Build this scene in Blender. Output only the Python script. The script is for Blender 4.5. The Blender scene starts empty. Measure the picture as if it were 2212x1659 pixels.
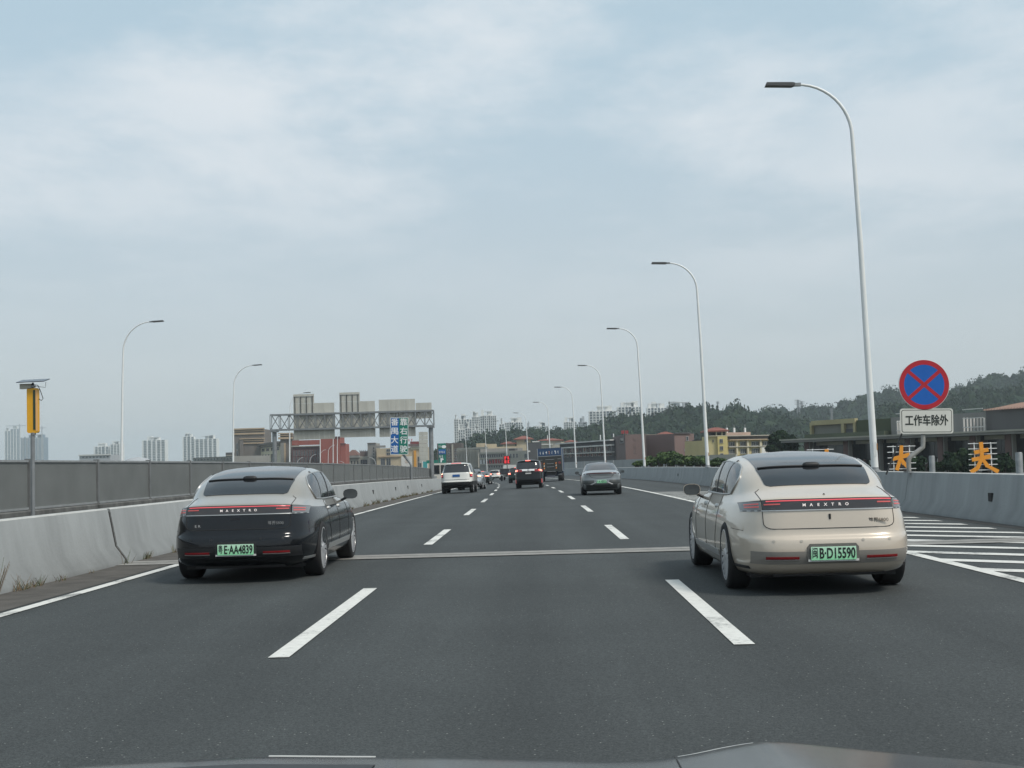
import bpy, math, random
import numpy as np
from mathutils import Vector, Matrix
random.seed(7); np.random.seed(7)
scene = bpy.context.scene
COL = scene.collection
R = math.radians
# ------------------------------------------------------------------ camera
F, EYE, PITCH, ROLL, YAW = 2941.2, 1.528, R(3.222), R(1.578), R(1.237)   # focal length in units of a 2212-wide frame
cam_data = bpy.data.cameras.new('camera'); cam = bpy.data.objects.new('camera', cam_data); COL.objects.link(cam)
cam_data.sensor_width = 36; cam_data.lens = 36 * F / 2212; cam_data.clip_start = .05; cam_data.clip_end = 12000
_fw = Vector((-math.sin(YAW) * math.cos(PITCH), math.cos(YAW) * math.cos(PITCH), math.sin(PITCH)))
_rt = Vector((math.cos(YAW), math.sin(YAW), 0)); _up = _rt.cross(_fw)
rt = _rt * math.cos(ROLL) - _up * math.sin(ROLL); up = _rt * math.sin(ROLL) + _up * math.cos(ROLL)
m = Matrix((rt, up, -_fw)).transposed().to_4x4(); m.translation = (0, 0, EYE)
cam.matrix_world = m; scene.camera = cam
# ------------------------------------------------------------------ world, sun, exposure
SUN_EL, SUN_AZ = R(52), R(125)          # azimuth clockwise from the driving direction: behind and to the right
world = bpy.data.worlds.new('World'); scene.world = world; world.use_nodes = True
nt = world.node_tree; N = nt.nodes; L = nt.links; N.clear()
out = N.new('ShaderNodeOutputWorld'); bg = N.new('ShaderNodeBackground'); bg.inputs['Strength'].default_value = .1
sky = N.new('ShaderNodeTexSky'); sky.sky_type = 'NISHITA'; sky.sun_disc = False
sky.sun_elevation = SUN_EL; sky.sun_rotation = SUN_AZ; sky.altitude = 20; sky.air_density = 1.0; sky.dust_density = 2.5; sky.ozone_density = 1.5
tc = N.new('ShaderNodeTexCoord'); sep = N.new('ShaderNodeSeparateXYZ'); L.new(tc.outputs['Generated'], sep.inputs[0])
def wmath(op, a, b=None, clamp=False):
    n = N.new('ShaderNodeMath'); n.operation = op; n.use_clamp = clamp
    for i, v in enumerate((a, b)):
        if v is None: continue
        if isinstance(v, (int, float)): n.inputs[i].default_value = v
        else: L.new(v, n.inputs[i])
    return n.outputs[0]
zc_ = wmath('ADD', wmath('MAXIMUM', sep.outputs['Z'], 0.0), .10)
px_ = wmath('DIVIDE', sep.outputs['X'], zc_); py_ = wmath('DIVIDE', sep.outputs['Y'], zc_)
cmb = N.new('ShaderNodeCombineXYZ'); L.new(px_, cmb.inputs[0]); L.new(py_, cmb.inputs[1]); cmb.inputs[2].default_value = 3.7
mp = N.new('ShaderNodeMapping'); L.new(cmb.outputs[0], mp.inputs[0]); mp.inputs['Scale'].default_value = (1.15, .95, 1)
mp.inputs['Location'].default_value = (1.7, 13.4, 0); mp.inputs['Rotation'].default_value = (0, 0, R(-14))
n1 = N.new('ShaderNodeTexNoise'); L.new(mp.outputs[0], n1.inputs['Vector']); n1.inputs['Scale'].default_value = 1.05; n1.inputs['Detail'].default_value = 9; n1.inputs['Roughness'].default_value = .63; n1.inputs['Distortion'].default_value = .15
n2 = N.new('ShaderNodeTexNoise'); L.new(mp.outputs[0], n2.inputs['Vector']); n2.inputs['Scale'].default_value = .38; n2.inputs['Detail'].default_value = 3
def wramp(v, a, b):
    r = N.new('ShaderNodeMapRange'); r.interpolation_type = 'SMOOTHSTEP'; L.new(v, r.inputs[0]); r.inputs[1].default_value = a; r.inputs[2].default_value = b
    return r.outputs[0]
cl1 = wramp(n1.outputs[0], .38, .66); cl2 = wramp(n2.outputs[0], .38, .62)
cloud = wmath('MULTIPLY', wmath('MULTIPLY', cl1, wmath('ADD', wmath('MULTIPLY', cl2, .65), .35)), wmath('ADD', wmath('MULTIPLY', wramp(sep.outputs['Z'], .08, .24), .88), .12))
def wmix(fac, a, b):
    n = N.new('ShaderNodeMix'); n.data_type = 'RGBA'
    if isinstance(fac, (int, float)): n.inputs[0].default_value = fac
    else: L.new(fac, n.inputs[0])
    for k, v in ((6, a), (7, b)):
        if isinstance(v, tuple): n.inputs[k].default_value = v + (1,)
        else: L.new(v, n.inputs[k])
    return n.outputs[2]
HAZE_SKY = (3.7, 4.8, 5.4)            # the veil of thin high cloud and haze over the blue
VEIL_LOW = (4.25, 4.66, 4.88)
veil = wmix(wramp(sep.outputs['Z'], 0.03, .34), VEIL_LOW, HAZE_SKY)
col = wmix(.80, sky.outputs[0], veil)
col = wmix(wmath('MULTIPLY', cloud, .76), col, (6.0, 6.2, 6.4))
L.new(col, bg.inputs['Color']); L.new(bg.outputs[0], out.inputs['Surface'])
sun_data = bpy.data.lights.new('sun', 'SUN'); sun = bpy.data.objects.new('sun', sun_data); COL.objects.link(sun)
sun_data.energy = 2.0; sun_data.angle = R(14); sun_data.color = (1, .95, .87)
sdir = Vector((math.sin(SUN_AZ) * math.cos(SUN_EL), math.cos(SUN_AZ) * math.cos(SUN_EL), math.sin(SUN_EL)))
sun.rotation_euler = sdir.to_track_quat('Z', 'Y').to_euler(); sun.location = sdir * 200
vs = scene.view_settings; vs.view_transform = 'Standard'; vs.look = 'None'; vs.gamma = 1; vs.use_curve_mapping = False; vs.exposure = 0.5
scene.cycles.max_bounces = 6; scene.cycles.diffuse_bounces = 3; scene.cycles.glossy_bounces = 3; scene.cycles.transmission_bounces = 3
scene.cycles.volume_bounces = 1; scene.cycles.use_denoising = True; scene.cycles.transparent_max_bounces = 6
# ------------------------------------------------------------------ geometry of the place
K1, KZ = 1.266e-4, 4.27e-5
def bend(d): return -K1 * d * d - 2e-4 * max(0, d - 130) ** 2
def drop(d): return -KZ * d * d if d < 110 else -.5167 - .0094 * (d - 110)
def cross(d): return min(max((d - 40) * .00033, 0), .05)
def road(X, d, z=0): return Vector((X + bend(d), d, drop(d) + cross(d) * X + z))
def heading(d): return math.atan((bend(d + .5) - bend(d - .5)))           # rotation about z of the road's direction
def slope(d): return math.atan(drop(d + .5) - drop(d - .5))
def at(u, v, d):
    """the point at forward distance d seen at (u, v) of a 2212 x 1659 frame (used to read distances off the photograph)"""
    a0, b0 = u - 1106, v - 829.5
    a = a0 * math.cos(ROLL) - b0 * math.sin(ROLL); b = a0 * math.sin(ROLL) + b0 * math.cos(ROLL)
    x, zz = a / F, -b / F
    y = math.cos(PITCH) - zz * math.sin(PITCH); z = math.sin(PITCH) + zz * math.cos(PITCH)
    X = x * math.cos(YAW) - y * math.sin(YAW); Y = x * math.sin(YAW) + y * math.cos(YAW)
    return Vector((X * d / Y, d, EYE + z * d / Y))
# ------------------------------------------------------------------ materials
MATS = {}
def mat(name, color, rough=.6, metal=0, var=0, scale=3, spec=.5, bump=0, bscale=40, coat=0, emit=None, estr=0, streak=False, trans=0, alpha=1, coords='Object', flake=0):
    if name in MATS: return MATS[name]
    mt = bpy.data.materials.new(name); mt.use_nodes = True; t = mt.node_tree; b = t.nodes['Principled BSDF']
    b.inputs['Base Color'].default_value = (*color, 1); b.inputs['Roughness'].default_value = rough; b.inputs['Metallic'].default_value = metal
    b.inputs['Specular IOR Level'].default_value = spec
    if coat: b.inputs['Coat Weight'].default_value = coat; b.inputs['Coat Roughness'].default_value = .03
    if emit: b.inputs['Emission Color'].default_value = (*emit, 1); b.inputs['Emission Strength'].default_value = estr
    if trans: b.inputs['Transmission Weight'].default_value = trans
    if alpha < 1: b.inputs['Alpha'].default_value = alpha
    if var or bump:
        tcn = t.nodes.new('ShaderNodeTexCoord'); src = tcn.outputs[coords]
        if streak:
            mpn = t.nodes.new('ShaderNodeMapping'); t.links.new(src, mpn.inputs[0]); mpn.inputs['Scale'].default_value = (1, 1, .18); src = mpn.outputs[0]
    if var:
        nz = t.nodes.new('ShaderNodeTexNoise'); nz.inputs['Scale'].default_value = scale; nz.inputs['Detail'].default_value = 6; nz.inputs['Roughness'].default_value = .62
        t.links.new(src, nz.inputs['Vector'])
        mr = t.nodes.new('ShaderNodeMapRange'); mr.inputs[1].default_value = .3; mr.inputs[2].default_value = .7; mr.inputs[3].default_value = 1 - var; mr.inputs[4].default_value = 1 + var
        t.links.new(nz.outputs[0], mr.inputs[0])
        mx = t.nodes.new('ShaderNodeVectorMath'); mx.operation = 'SCALE'; mx.inputs[0].default_value = color
        t.links.new(mr.outputs[0], mx.inputs['Scale']); t.links.new(mx.outputs[0], b.inputs['Base Color'])
    if bump:
        nb = t.nodes.new('ShaderNodeTexNoise'); nb.inputs['Scale'].default_value = bscale; nb.inputs['Detail'].default_value = 4
        t.links.new(tcn.outputs[coords], nb.inputs['Vector'])
        bp = t.nodes.new('ShaderNodeBump'); bp.inputs['Strength'].default_value = bump; bp.inputs['Distance'].default_value = .02
        t.links.new(nb.outputs[0], bp.inputs['Height']); t.links.new(bp.outputs[0], b.inputs['Normal'])
    MATS[name] = mt; return mt
# ------------------------------------------------------------------ mesh helpers
class MB:
    def __init__(s): s.v = []; s.f = []; s.m = []
    def add(s, vs_, fs, mi=0):
        o = len(s.v); s.v += [tuple(p) for p in vs_]
        for f in fs: s.f.append(tuple(o + i for i in f)); s.m.append(mi)
        return s
    def box(s, lo, hi, mi=0, rz=0, c=None):
        x0, y0, z0 = lo; x1, y1, z1 = hi
        P = [(x0, y0, z0), (x1, y0, z0), (x1, y1, z0), (x0, y1, z0), (x0, y0, z1), (x1, y0, z1), (x1, y1, z1), (x0, y1, z1)]
        if rz:
            cx, cy = c or ((x0 + x1) / 2, (y0 + y1) / 2); C, S_ = math.cos(rz), math.sin(rz)
            P = [(cx + (x - cx) * C - (y - cy) * S_, cy + (x - cx) * S_ + (y - cy) * C, z) for x, y, z in P]
        return s.add(P, [(0, 3, 2, 1), (4, 5, 6, 7), (0, 1, 5, 4), (1, 2, 6, 5), (2, 3, 7, 6), (3, 0, 4, 7)], mi)
    def tube(s, pts, rad, n=10, mi=0, cap=True):
        pts = [Vector(p) for p in pts]; k = len(pts); rad = [rad] * k if isinstance(rad, (int, float)) else rad
        rings = []; prev = None
        for i, p in enumerate(pts):
            t = (pts[min(i + 1, k - 1)] - pts[max(i - 1, 0)]).normalized()
            a = prev if prev is not None else (Vector((1, 0, 0)) if abs(t.x) < .9 else Vector((0, 1, 0)))
            a = (a - t * a.dot(t)).normalized(); prev = a; b = t.cross(a)
            rings.append([p + (a * math.cos(2 * math.pi * j / n) + b * math.sin(2 * math.pi * j / n)) * rad[i] for j in range(n)])
        V_ = [q for r_ in rings for q in r_]
        F_ = [(i * n + j, i * n + (j + 1) % n, (i + 1) * n + (j + 1) % n, (i + 1) * n + j) for i in range(k - 1) for j in range(n)]
        if cap: F_ += [tuple(range(n))[::-1], tuple((k - 1) * n + j for j in range(n))]
        return s.add(V_, F_, mi)
    def lathe(s, prof, axis='x', c=(0, 0, 0), n=24, mi=0, closed=False):
        V_ = []; k = len(prof)
        for j in range(n):
            a = 2 * math.pi * j / n
            for (h, r) in prof:
                p = {'x': (h, r * math.cos(a), r * math.sin(a)), 'z': (r * math.cos(a), r * math.sin(a), h), 'y': (r * math.sin(a), h, r * math.cos(a))}[axis]
                V_.append((c[0] + p[0], c[1] + p[1], c[2] + p[2]))
        F_ = []
        for j in range(n):
            for i in range(k if closed else k - 1):
                F_.append((j * k + i, j * k + (i + 1) % k, ((j + 1) % n) * k + (i + 1) % k, ((j + 1) % n) * k + i))
        return s.add(V_, F_, mi)
    def prism(s, poly, y0, y1, mi=0):       # polygon in xz, extruded along y
        n = len(poly); V_ = [(x, y0, z) for x, z in poly] + [(x, y1, z) for x, z in poly]
        return s.add(V_, [tuple(range(n)), tuple(range(2 * n - 1, n - 1, -1))] + [(i, i + n, (i + 1) % n + n, (i + 1) % n) for i in range(n)], mi)
    def build(s, name, mats, parent=None, smooth=False, loc=None, rz=None):
        me = bpy.data.meshes.new(name); me.from_pydata(s.v, [], s.f)
        for mt in (mats if isinstance(mats, (list, tuple)) else [mats]): me.materials.append(mt)
        if s.m: me.polygons.foreach_set('material_index', s.m)
        me.update(); return link(name, me, parent, smooth, loc, rz)
def link(name, me, parent=None, smooth=False, loc=None, rz=None):
    if smooth:
        me.polygons.foreach_set('use_smooth', [True] * len(me.polygons)); me.set_sharp_from_angle(angle=R(smooth if smooth is not True else 35))
    o = bpy.data.objects.new(name, me); COL.objects.link(o); o.parent = parent
    if loc is not None: o.location = loc
    if rz is not None: o.rotation_euler = (0, 0, rz)
    return o
def fix_normals(o):
    import bmesh
    b = bmesh.new(); b.from_mesh(o.data); bmesh.ops.recalc_face_normals(b, faces=b.faces); b.to_mesh(o.data); b.free(); return o
def empty(name, loc=(0, 0, 0), rz=0):
    o = bpy.data.objects.new(name, None); COL.objects.link(o); o.location = loc; o.rotation_euler = (0, 0, rz); o.empty_display_size = .2; return o
def tag(o, label=None, cat=None, group=None, kind=None):
    if label: o['label'] = label
    if cat: o['category'] = cat
    if group: o['group'] = group
    if kind: o['kind'] = kind
    return o
def copy_tree(o, parent=None):
    kids = list(o.children); c = o.copy(); COL.objects.link(c); c.parent = parent
    for k in kids: copy_tree(k, c)
    return c
def text(body, size, mt, parent, loc, name='lettering', rot=(R(90), 0, 0), ext=.004, sx=1, align='CENTER', bold=0, fit=None, thick=0):
    cu = bpy.data.curves.new(name, 'FONT'); cu.body = body; cu.size = size; cu.extrude = ext; cu.align_x = align; cu.align_y = 'CENTER'; cu.offset = bold; cu.resolution_u = 3
    ob = bpy.data.objects.new(name, cu); COL.objects.link(ob); bpy.context.view_layer.update()
    me = bpy.data.meshes.new_from_object(ob.evaluated_get(bpy.context.evaluated_depsgraph_get())); bpy.data.objects.remove(ob)
    me.materials.clear(); me.materials.append(mt)
    if fit:
        co = [v.co.x for v in me.vertices]; w = max(co) - min(co); sx = fit / w; mid = (max(co) + min(co)) / 2
        for v in me.vertices: v.co.x -= mid
    if thick:      # heavier strokes: shifted copies of the glyphs, each a hair further out
        n = len(me.vertices); V0 = [v.co.copy() for v in me.vertices]; F0 = [tuple(p.vertices) for p in me.polygons]; V1, F1 = [], []
        for k, (a, c) in enumerate(((0, 0), (thick / sx, 0), (-thick / sx, 0), (0, thick), (0, -thick))):
            V1 += [(p.x + a, p.y + c, p.z + .0004 * k) for p in V0]; F1 += [tuple(i + n * k for i in f) for f in F0]
        me = bpy.data.meshes.new(name); me.from_pydata(V1, [], F1); me.materials.append(mt)
    o = link(name, me, parent, False, loc); o.rotation_euler = rot; o.scale = (sx, 1, 1); return o
# ================================================================== the setting
def asphalt_material(name, base, warm=0.0):
    mt = bpy.data.materials.new(name); mt.use_nodes = True; t = mt.node_tree; b = t.nodes['Principled BSDF']
    tcn = t.nodes.new('ShaderNodeTexCoord'); o = tcn.outputs['Object']
    def noise(sc, det=4, rough=.6, vec=o):
        n = t.nodes.new('ShaderNodeTexNoise'); n.inputs['Scale'].default_value = sc; n.inputs['Detail'].default_value = det; n.inputs['Roughness'].default_value = rough; t.links.new(vec, n.inputs['Vector']); return n.outputs[0]
    def rng(v, a, b_, c, d):
        r = t.nodes.new('ShaderNodeMapRange'); t.links.new(v, r.inputs[0])
        for i, q in enumerate((a, b_, c, d)): r.inputs[i + 1].default_value = q
        return r.outputs[0]
    def mul(a, b_):
        n = t.nodes.new('ShaderNodeMath'); n.operation = 'MULTIPLY'; t.links.new(a, n.inputs[0]); t.links.new(b_, n.inputs[1]); return n.outputs[0]
    mpn = t.nodes.new('ShaderNodeMapping'); t.links.new(o, mpn.inputs[0]); mpn.inputs['Scale'].default_value = (1.1, .045, 1)   # long wear streaks along the lanes
    big = rng(noise(1.0, 5, .6, mpn.outputs[0]), .3, .7, .84, 1.18)
    patch = rng(noise(.35, 5), .35, .65, .90, 1.10)
    grain = rng(noise(85, 3, .75), .36, .64, .50, 1.50)
    fine = rng(noise(30, 4, .8), .36, .64, .70, 1.30)
    sc = mul(mul(big, patch), mul(grain, fine))
    at_ = t.nodes.new('ShaderNodeAttribute'); at_.attribute_name = 'lateral'      # polished wheel tracks and darker oil strip of each lane
    def mth(op, a, b_=0.):
        n = t.nodes.new('ShaderNodeMath'); n.operation = op
        for i, q in enumerate((a, b_)):
            if isinstance(q, (int, float)): n.inputs[i].default_value = q
            else: t.links.new(q, n.inputs[i])
        return n.outputs[0]
    ph = mth('MULTIPLY', mth('ADD', at_.outputs['Fac'], 5.94), 2 * math.pi / 3.78 * 2)
    trk = rng(mth('ADD', mth('MULTIPLY', mth('COSINE', ph), -.5), mth('MULTIPLY', noise(.5, 3), .9)), -.2, 1.1, .93, 1.13)
    sc = mul(sc, trk)
    vor = t.nodes.new('ShaderNodeTexVoronoi'); vor.inputs['Scale'].default_value = 34; t.links.new(o, vor.inputs['Vector'])
    sepc = t.nodes.new('ShaderNodeSeparateColor'); t.links.new(vor.outputs['Color'], sepc.inputs[0])
    small = rng(vor.outputs['Distance'], .10, .22, 1, 0); rare = rng(sepc.outputs[0], .93, .94, 0, 1)
    speck = mul(small, rare)
    vm = t.nodes.new('ShaderNodeVectorMath'); vm.operation = 'SCALE'; vm.inputs[0].default_value = base; t.links.new(sc, vm.inputs['Scale'])
    mx = t.nodes.new('ShaderNodeMix'); mx.data_type = 'RGBA'; t.links.new(speck, mx.inputs[0]); t.links.new(vm.outputs[0], mx.inputs[6]); mx.inputs[7].default_value = (.34, .34, .32, 1)
    t.links.new(mx.outputs[2], b.inputs['Base Color'])
    b.inputs['Roughness'].default_value = .82; b.inputs['Specular IOR Level'].default_value = .35
    bp = t.nodes.new('ShaderNodeBump'); bp.inputs['Strength'].default_value = .55; bp.inputs['Distance'].default_value = .006
    t.links.new(noise(85, 3, .7), bp.inputs['Height']); t.links.new(bp.outputs[0], b.inputs['Normal'])
    return mt
M_ROAD = asphalt_material('asphalt', (.040, .0445, .0445))
M_DIRT = mat('gutter_dirt', (.075, .068, .060), .95, var=.35, scale=2.2, bump=.5, bscale=30)
M_JOINT = mat('joint_concrete', (.24, .232, .215), .9, var=.25, scale=5, bump=.3)
def paint_material(name, color):
    mt = mat(name, color, .65, var=.12, scale=9); t = mt.node_tree; b = t.nodes['Principled BSDF']
    nz = t.nodes.new('ShaderNodeTexNoise'); nz.inputs['Scale'].default_value = 14; nz.inputs['Detail'].default_value = 8; nz.inputs['Roughness'].default_value = .75
    nl = t.nodes.new('ShaderNodeTexNoise'); nl.inputs['Scale'].default_value = .9; nl.inputs['Detail'].default_value = 2
    tcn = t.nodes.new('ShaderNodeTexCoord'); t.links.new(tcn.outputs['Object'], nz.inputs['Vector']); t.links.new(tcn.outputs['Object'], nl.inputs['Vector'])
    ad = t.nodes.new('ShaderNodeMath'); ad.operation = 'ADD'; t.links.new(nz.outputs[0], ad.inputs[0]); t.links.new(nl.outputs[0], ad.inputs[1])
    mr = t.nodes.new('ShaderNodeMapRange'); t.links.new(ad.outputs[0], mr.inputs[0]); mr.inputs[1].default_value = 1.05; mr.inputs[2].default_value = 1.24; mr.inputs[4].default_value = .85
    mx = t.nodes.new('ShaderNodeMix'); mx.data_type = 'RGBA'; t.links.new(mr.outputs[0], mx.inputs[0]); t.links.new(b.inputs['Base Color'].links[0].from_socket, mx.inputs[6]); mx.inputs[7].default_value = (.10, .105, .10, 1); t.links.new(mx.outputs[2], b.inputs['Base Color'])
    return mt
M_PAINT = paint_material('road_paint', (.62, .61, .57))
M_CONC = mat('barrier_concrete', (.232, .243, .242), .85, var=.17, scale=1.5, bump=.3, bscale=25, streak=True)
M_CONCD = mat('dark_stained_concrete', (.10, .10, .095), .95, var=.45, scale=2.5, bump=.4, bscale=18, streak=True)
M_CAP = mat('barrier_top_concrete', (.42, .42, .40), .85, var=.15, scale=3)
M_GROUND = mat('ground_soil_and_scrub', (.07, .085, .05), .95, var=.4, scale=.02)
M_BLACK = mat('black_rubber_gap', (.012, .012, .012), .8)
DS = [-160, -120, -90, -60, -40, -25, -14, -8, -4] + [i for i in range(0, 60, 3)] + [i for i in range(60, 436, 5)]
def strip(name, x0, x1, d0, d1, z, mt, nx=1, parent=None, kind=None, slant=0, thick=0):
    """a sheet on the road between two lateral positions, bent and tilted with it"""
    ds = [d0] + [q for q in DS if d0 + .3 < q < d1 - .3] + [d1]; b = MB(); V_ = []; F_ = []
    for d in ds:
        for i in range(nx + 1):
            X = x0 + (x1 - x0) * i / nx; V_.append(road(X, d + slant * (X - x0), z))
    for j in range(len(ds) - 1):
        for i in range(nx):
            a = j * (nx + 1) + i; F_.append((a, a + 1, a + nx + 2, a + nx + 1))
    b.add(V_, F_); o = b.build(name, mt, parent)
    if name == 'road':
        la = o.data.attributes.new('lateral', 'FLOAT', 'POINT'); la.data.foreach_set('value', [x0 + (x1 - x0) * i / nx for d in ds for i in range(nx + 1)])
    if kind: o['kind'] = kind
    return o
ground = MB().add([(-4000, -500, -9.5), (4000, -500, -9.5), (4000, 5000, -9.5), (-4000, 5000, -9.5)], [(0, 1, 2, 3)]).build('ground', M_GROUND); ground['kind'] = 'structure'
# road deck: top sheet plus a girder below
roadway = strip('road', -7.6, 9.95, -160, 432, 0, M_ROAD, 8, kind='structure')
def swept(name, prof, d0, d1, mats, parent=None, mi=None, frame=road, smooth=False, step=None):
    """sweep a lateral profile [(X, z)] along the road"""
    ds = [d0] + [q for q in DS if d0 + .2 < q < d1 - .2] + [d1]; n = len(prof); b = MB()
    V_ = [frame(X, d, z) for d in ds for X, z in prof]; F_ = []; Mi = []
    for j in range(len(ds) - 1):
        for i in range(n):
            F_.append((j * n + i, j * n + (i + 1) % n, (j + 1) * n + (i + 1) % n, (j + 1) * n + i)); Mi.append(mi[i] if mi else 0)
    b.add(V_, F_); b.m = Mi
    b.add([V_[i] for i in range(n)], [tuple(range(n))[::-1]]); b.add([V_[(len(ds) - 1) * n + i] for i in range(n)], [tuple(range(n))])
    return fix_normals(b.build(name, mats, parent, smooth))
girder = swept('bridge_girder', [(-7.6, -.03), (9.95, -.03), (9.95, -.5), (6, -1.9), (-4, -1.9), (-7.6, -.5)], -160, 432, M_CONC); girder['kind'] = 'structure'
strip('gutter', -7.05, -6.12, -160, 300, .004, M_DIRT, 2, roadway)
strip('gutter', 9.05, 9.45, -160, 300, .004, M_DIRT, 1, roadway)
# painted markings
strip('edge_line', -6.02, -5.86, -160, 300, .009, M_PAINT, 1, roadway)
strip('edge_line', 5.40, 5.58, -160, 300, .009, M_PAINT, 1, roadway)
for k in range(-1, 20):
    for X, dd in ((-2.16, 11.0), (1.59, 11.1)):
        d = dd + 15 * k
        if d > -6: strip('lane_dash', X - .085, X + .085, d, d + 6, .008, M_PAINT, 1, roadway)
for k in range(-6, 28):
    d = 16.9 + k * 1.72 + .25
    x1 = 8.70; b = MB(); V_ = []
    nseg = 4
    for i in range(nseg + 1):
        X = 5.58 + (x1 - 5.58) * i / nseg; V_ += [road(X, d - .93 * (X - 5.58), .008), road(X, d - .93 * (X - 5.58) + .50, .008)]
    b.add(V_, [(2 * i, 2 * i + 2, 2 * i + 3, 2 * i + 1) for i in range(nseg)]).build('hatch_stripe', M_PAINT, roadway)
strip('expansion_joint', -7.0, 9.3, 22.32, 23.30, .012, M_JOINT, 6, roadway)
strip('joint_seal', -7.0, 9.3, 22.80, 22.85, .017, mat('joint_seal_rubber', (.12, .115, .11), .8), 6, roadway)
# ------------------------------------------------------------------ concrete barriers
def barrier(name, label, xs, segs, sgn, slots, top=1.005):
    root = empty(name, road(xs, 0)); tag(root, label, 'barrier'); off = -root.location
    fr = lambda X, d, z: road(X, d, z) + off
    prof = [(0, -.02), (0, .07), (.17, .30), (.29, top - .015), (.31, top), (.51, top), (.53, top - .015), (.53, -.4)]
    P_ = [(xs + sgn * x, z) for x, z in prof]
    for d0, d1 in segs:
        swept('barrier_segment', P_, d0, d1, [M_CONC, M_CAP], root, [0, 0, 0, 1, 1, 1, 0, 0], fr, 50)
    for (d, z0, z1, w) in slots:
        p = fr(xs + sgn * (.17 + .12 * ((z0 + z1) / 2 - .3) / .69), d, 0)
        MB().box((p.x - .03, p.y - w / 2, p.z + z0), (p.x + .03, p.y + w / 2, p.z + z1)).build('drain_slot', M_BLACK, root)
    return root
def seglist(joints, gap, wide=None):
    g = lambda j: .13 if j == wide else gap
    return [(a + g(a) / 2, b - g(b) / 2) for a, b in zip(joints[:-1], joints[1:])]
left_j = [-160, -100, -50, -14, 3, 22.9, 43, 63, 83, 103, 128, 153, 178, 210, 250, 300, 360, 430]
lb = barrier('concrete_barrier', 'pale concrete barrier with sloped foot along the left lane edge', -7.0, seglist(left_j, .035, 22.9), -1,
        [(52, .42, .6, .12), (61, .42, .6, .12), (72, .42, .6, .12), (80, .4, .6, .14), (92, .4, .6, .14)], .93)
right_j = [-160, -100, -50, -14, 8, 35.9, 56, 76, 96, 118, 143, 168, 198, 230, 270, 320, 375, 430]
rb = barrier('concrete_barrier', 'grey concrete barrier with sloped foot beside the striped shoulder', 9.40, seglist(right_j, .03), 1,
        [(29.3, .42, .60, .22), (47, .42, .58, .2), (67, .42, .58, .2), (88, .42, .58, .2)])
# dark rubber in the wide joint of the left barrier
o_ = -lb.location
# sealing strip of the wide joint
swept('joint_filler', [(-7.02, -.02), (-7.02, .06), (-7.19, .29), (-7.30, .88), (-7.50, .88), (-7.50, -.3)], 22.836, 22.964, mat('joint_rubber', (.03, .028, .026), .9), lb, None, lambda X, d, z: road(X, d, z) + o_)
# ------------------------------------------------------------------ opposite carriageway with its screen fence
def road2(X, d, z=0): return Vector((X + bend(d), d, drop(d) + z))
opp = []
b = MB(); V_ = []; xs_ = (-31, -9.3); ds_ = [q for q in DS]
for d in ds_:
    for X in xs_: V_.append(road2(X, d, -.15))
b.add(V_, [(2 * j, 2 * j + 1, 2 * j + 3, 2 * j + 2) for j in range(len(ds_) - 1)])
oroad = b.build('opposite_road', M_ROAD); oroad['kind'] = 'structure'
g2 = swept('opposite_bridge_girder', [(-31, -.19), (-9.3, -.19), (-9.3, -.7), (-13, -1.9), (-27, -1.9), (-31, -.7)], -160, 432, M_CONC, None, None, road2); g2['kind'] = 'structure'
M_PANEL = bpy.data.materials.new('perforated_steel_panel'); M_PANEL.use_nodes = True
def _panel():
    t = M_PANEL.node_tree; b = t.nodes['Principled BSDF']; b.inputs['Roughness'].default_value = .55; b.inputs['Metallic'].default_value = .0
    tcn = t.nodes.new('ShaderNodeTexCoord'); sp = t.nodes.new('ShaderNodeSeparateXYZ'); t.links.new(tcn.outputs['Object'], sp.inputs[0])
    def sine(v, f):
        a = t.nodes.new('ShaderNodeMath'); a.operation = 'MULTIPLY'; t.links.new(v, a.inputs[0]); a.inputs[1].default_value = f
        c = t.nodes.new('ShaderNodeMath'); c.operation = 'SINE'; t.links.new(a.outputs[0], c.inputs[0]); return c.outputs[0]
    pr = t.nodes.new('ShaderNodeMath'); pr.operation = 'MULTIPLY'; t.links.new(sine(sp.outputs['Y'], 2 * math.pi / .045), pr.inputs[0]); t.links.new(sine(sp.outputs['Z'], 2 * math.pi / .03), pr.inputs[1])
    rg = t.nodes.new('ShaderNodeMapRange'); t.links.new(pr.outputs[0], rg.inputs[0]); rg.inputs[1].default_value = .1; rg.inputs[2].default_value = .5
    nz = t.nodes.new('ShaderNodeTexNoise'); nz.inputs['Scale'].default_value = 1.2; t.links.new(tcn.outputs['Object'], nz.inputs['Vector'])
    r2 = t.nodes.new('ShaderNodeMapRange'); t.links.new(nz.outputs[0], r2.inputs[0]); r2.inputs[1].default_value = .3; r2.inputs[2].default_value = .7; r2.inputs[3].default_value = .88; r2.inputs[4].default_value = 1.12
    mx = t.nodes.new('ShaderNodeMix'); mx.data_type = 'RGBA'; t.links.new(rg.outputs[0], mx.inputs[0]); mx.inputs[6].default_value = (.165, .172, .165, 1); mx.inputs[7].default_value = (.06, .063, .06, 1)
    vm = t.nodes.new('ShaderNodeVectorMath'); vm.operation = 'SCALE'; t.links.new(mx.outputs[2], vm.inputs[0]); t.links.new(r2.outputs[0], vm.inputs['Scale']); t.links.new(vm.outputs[0], b.inputs['Base Color'])
_panel()
M_RAIL = mat('galvanised_rail', (.30, .31, .31), .5, .3, var=.15, scale=4)
M_POST = mat('grey_steel_post', (.17, .175, .175), .55, .2, var=.15, scale=4)
fence = empty('screen_fence', road2(-9.6, 0)); tag(fence, 'dark grey perforated panel fence on a stained low wall across the gap', 'fence')
off2 = -fence.location; fr2 = lambda X, d, z: road2(X, d, z) + off2
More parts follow.
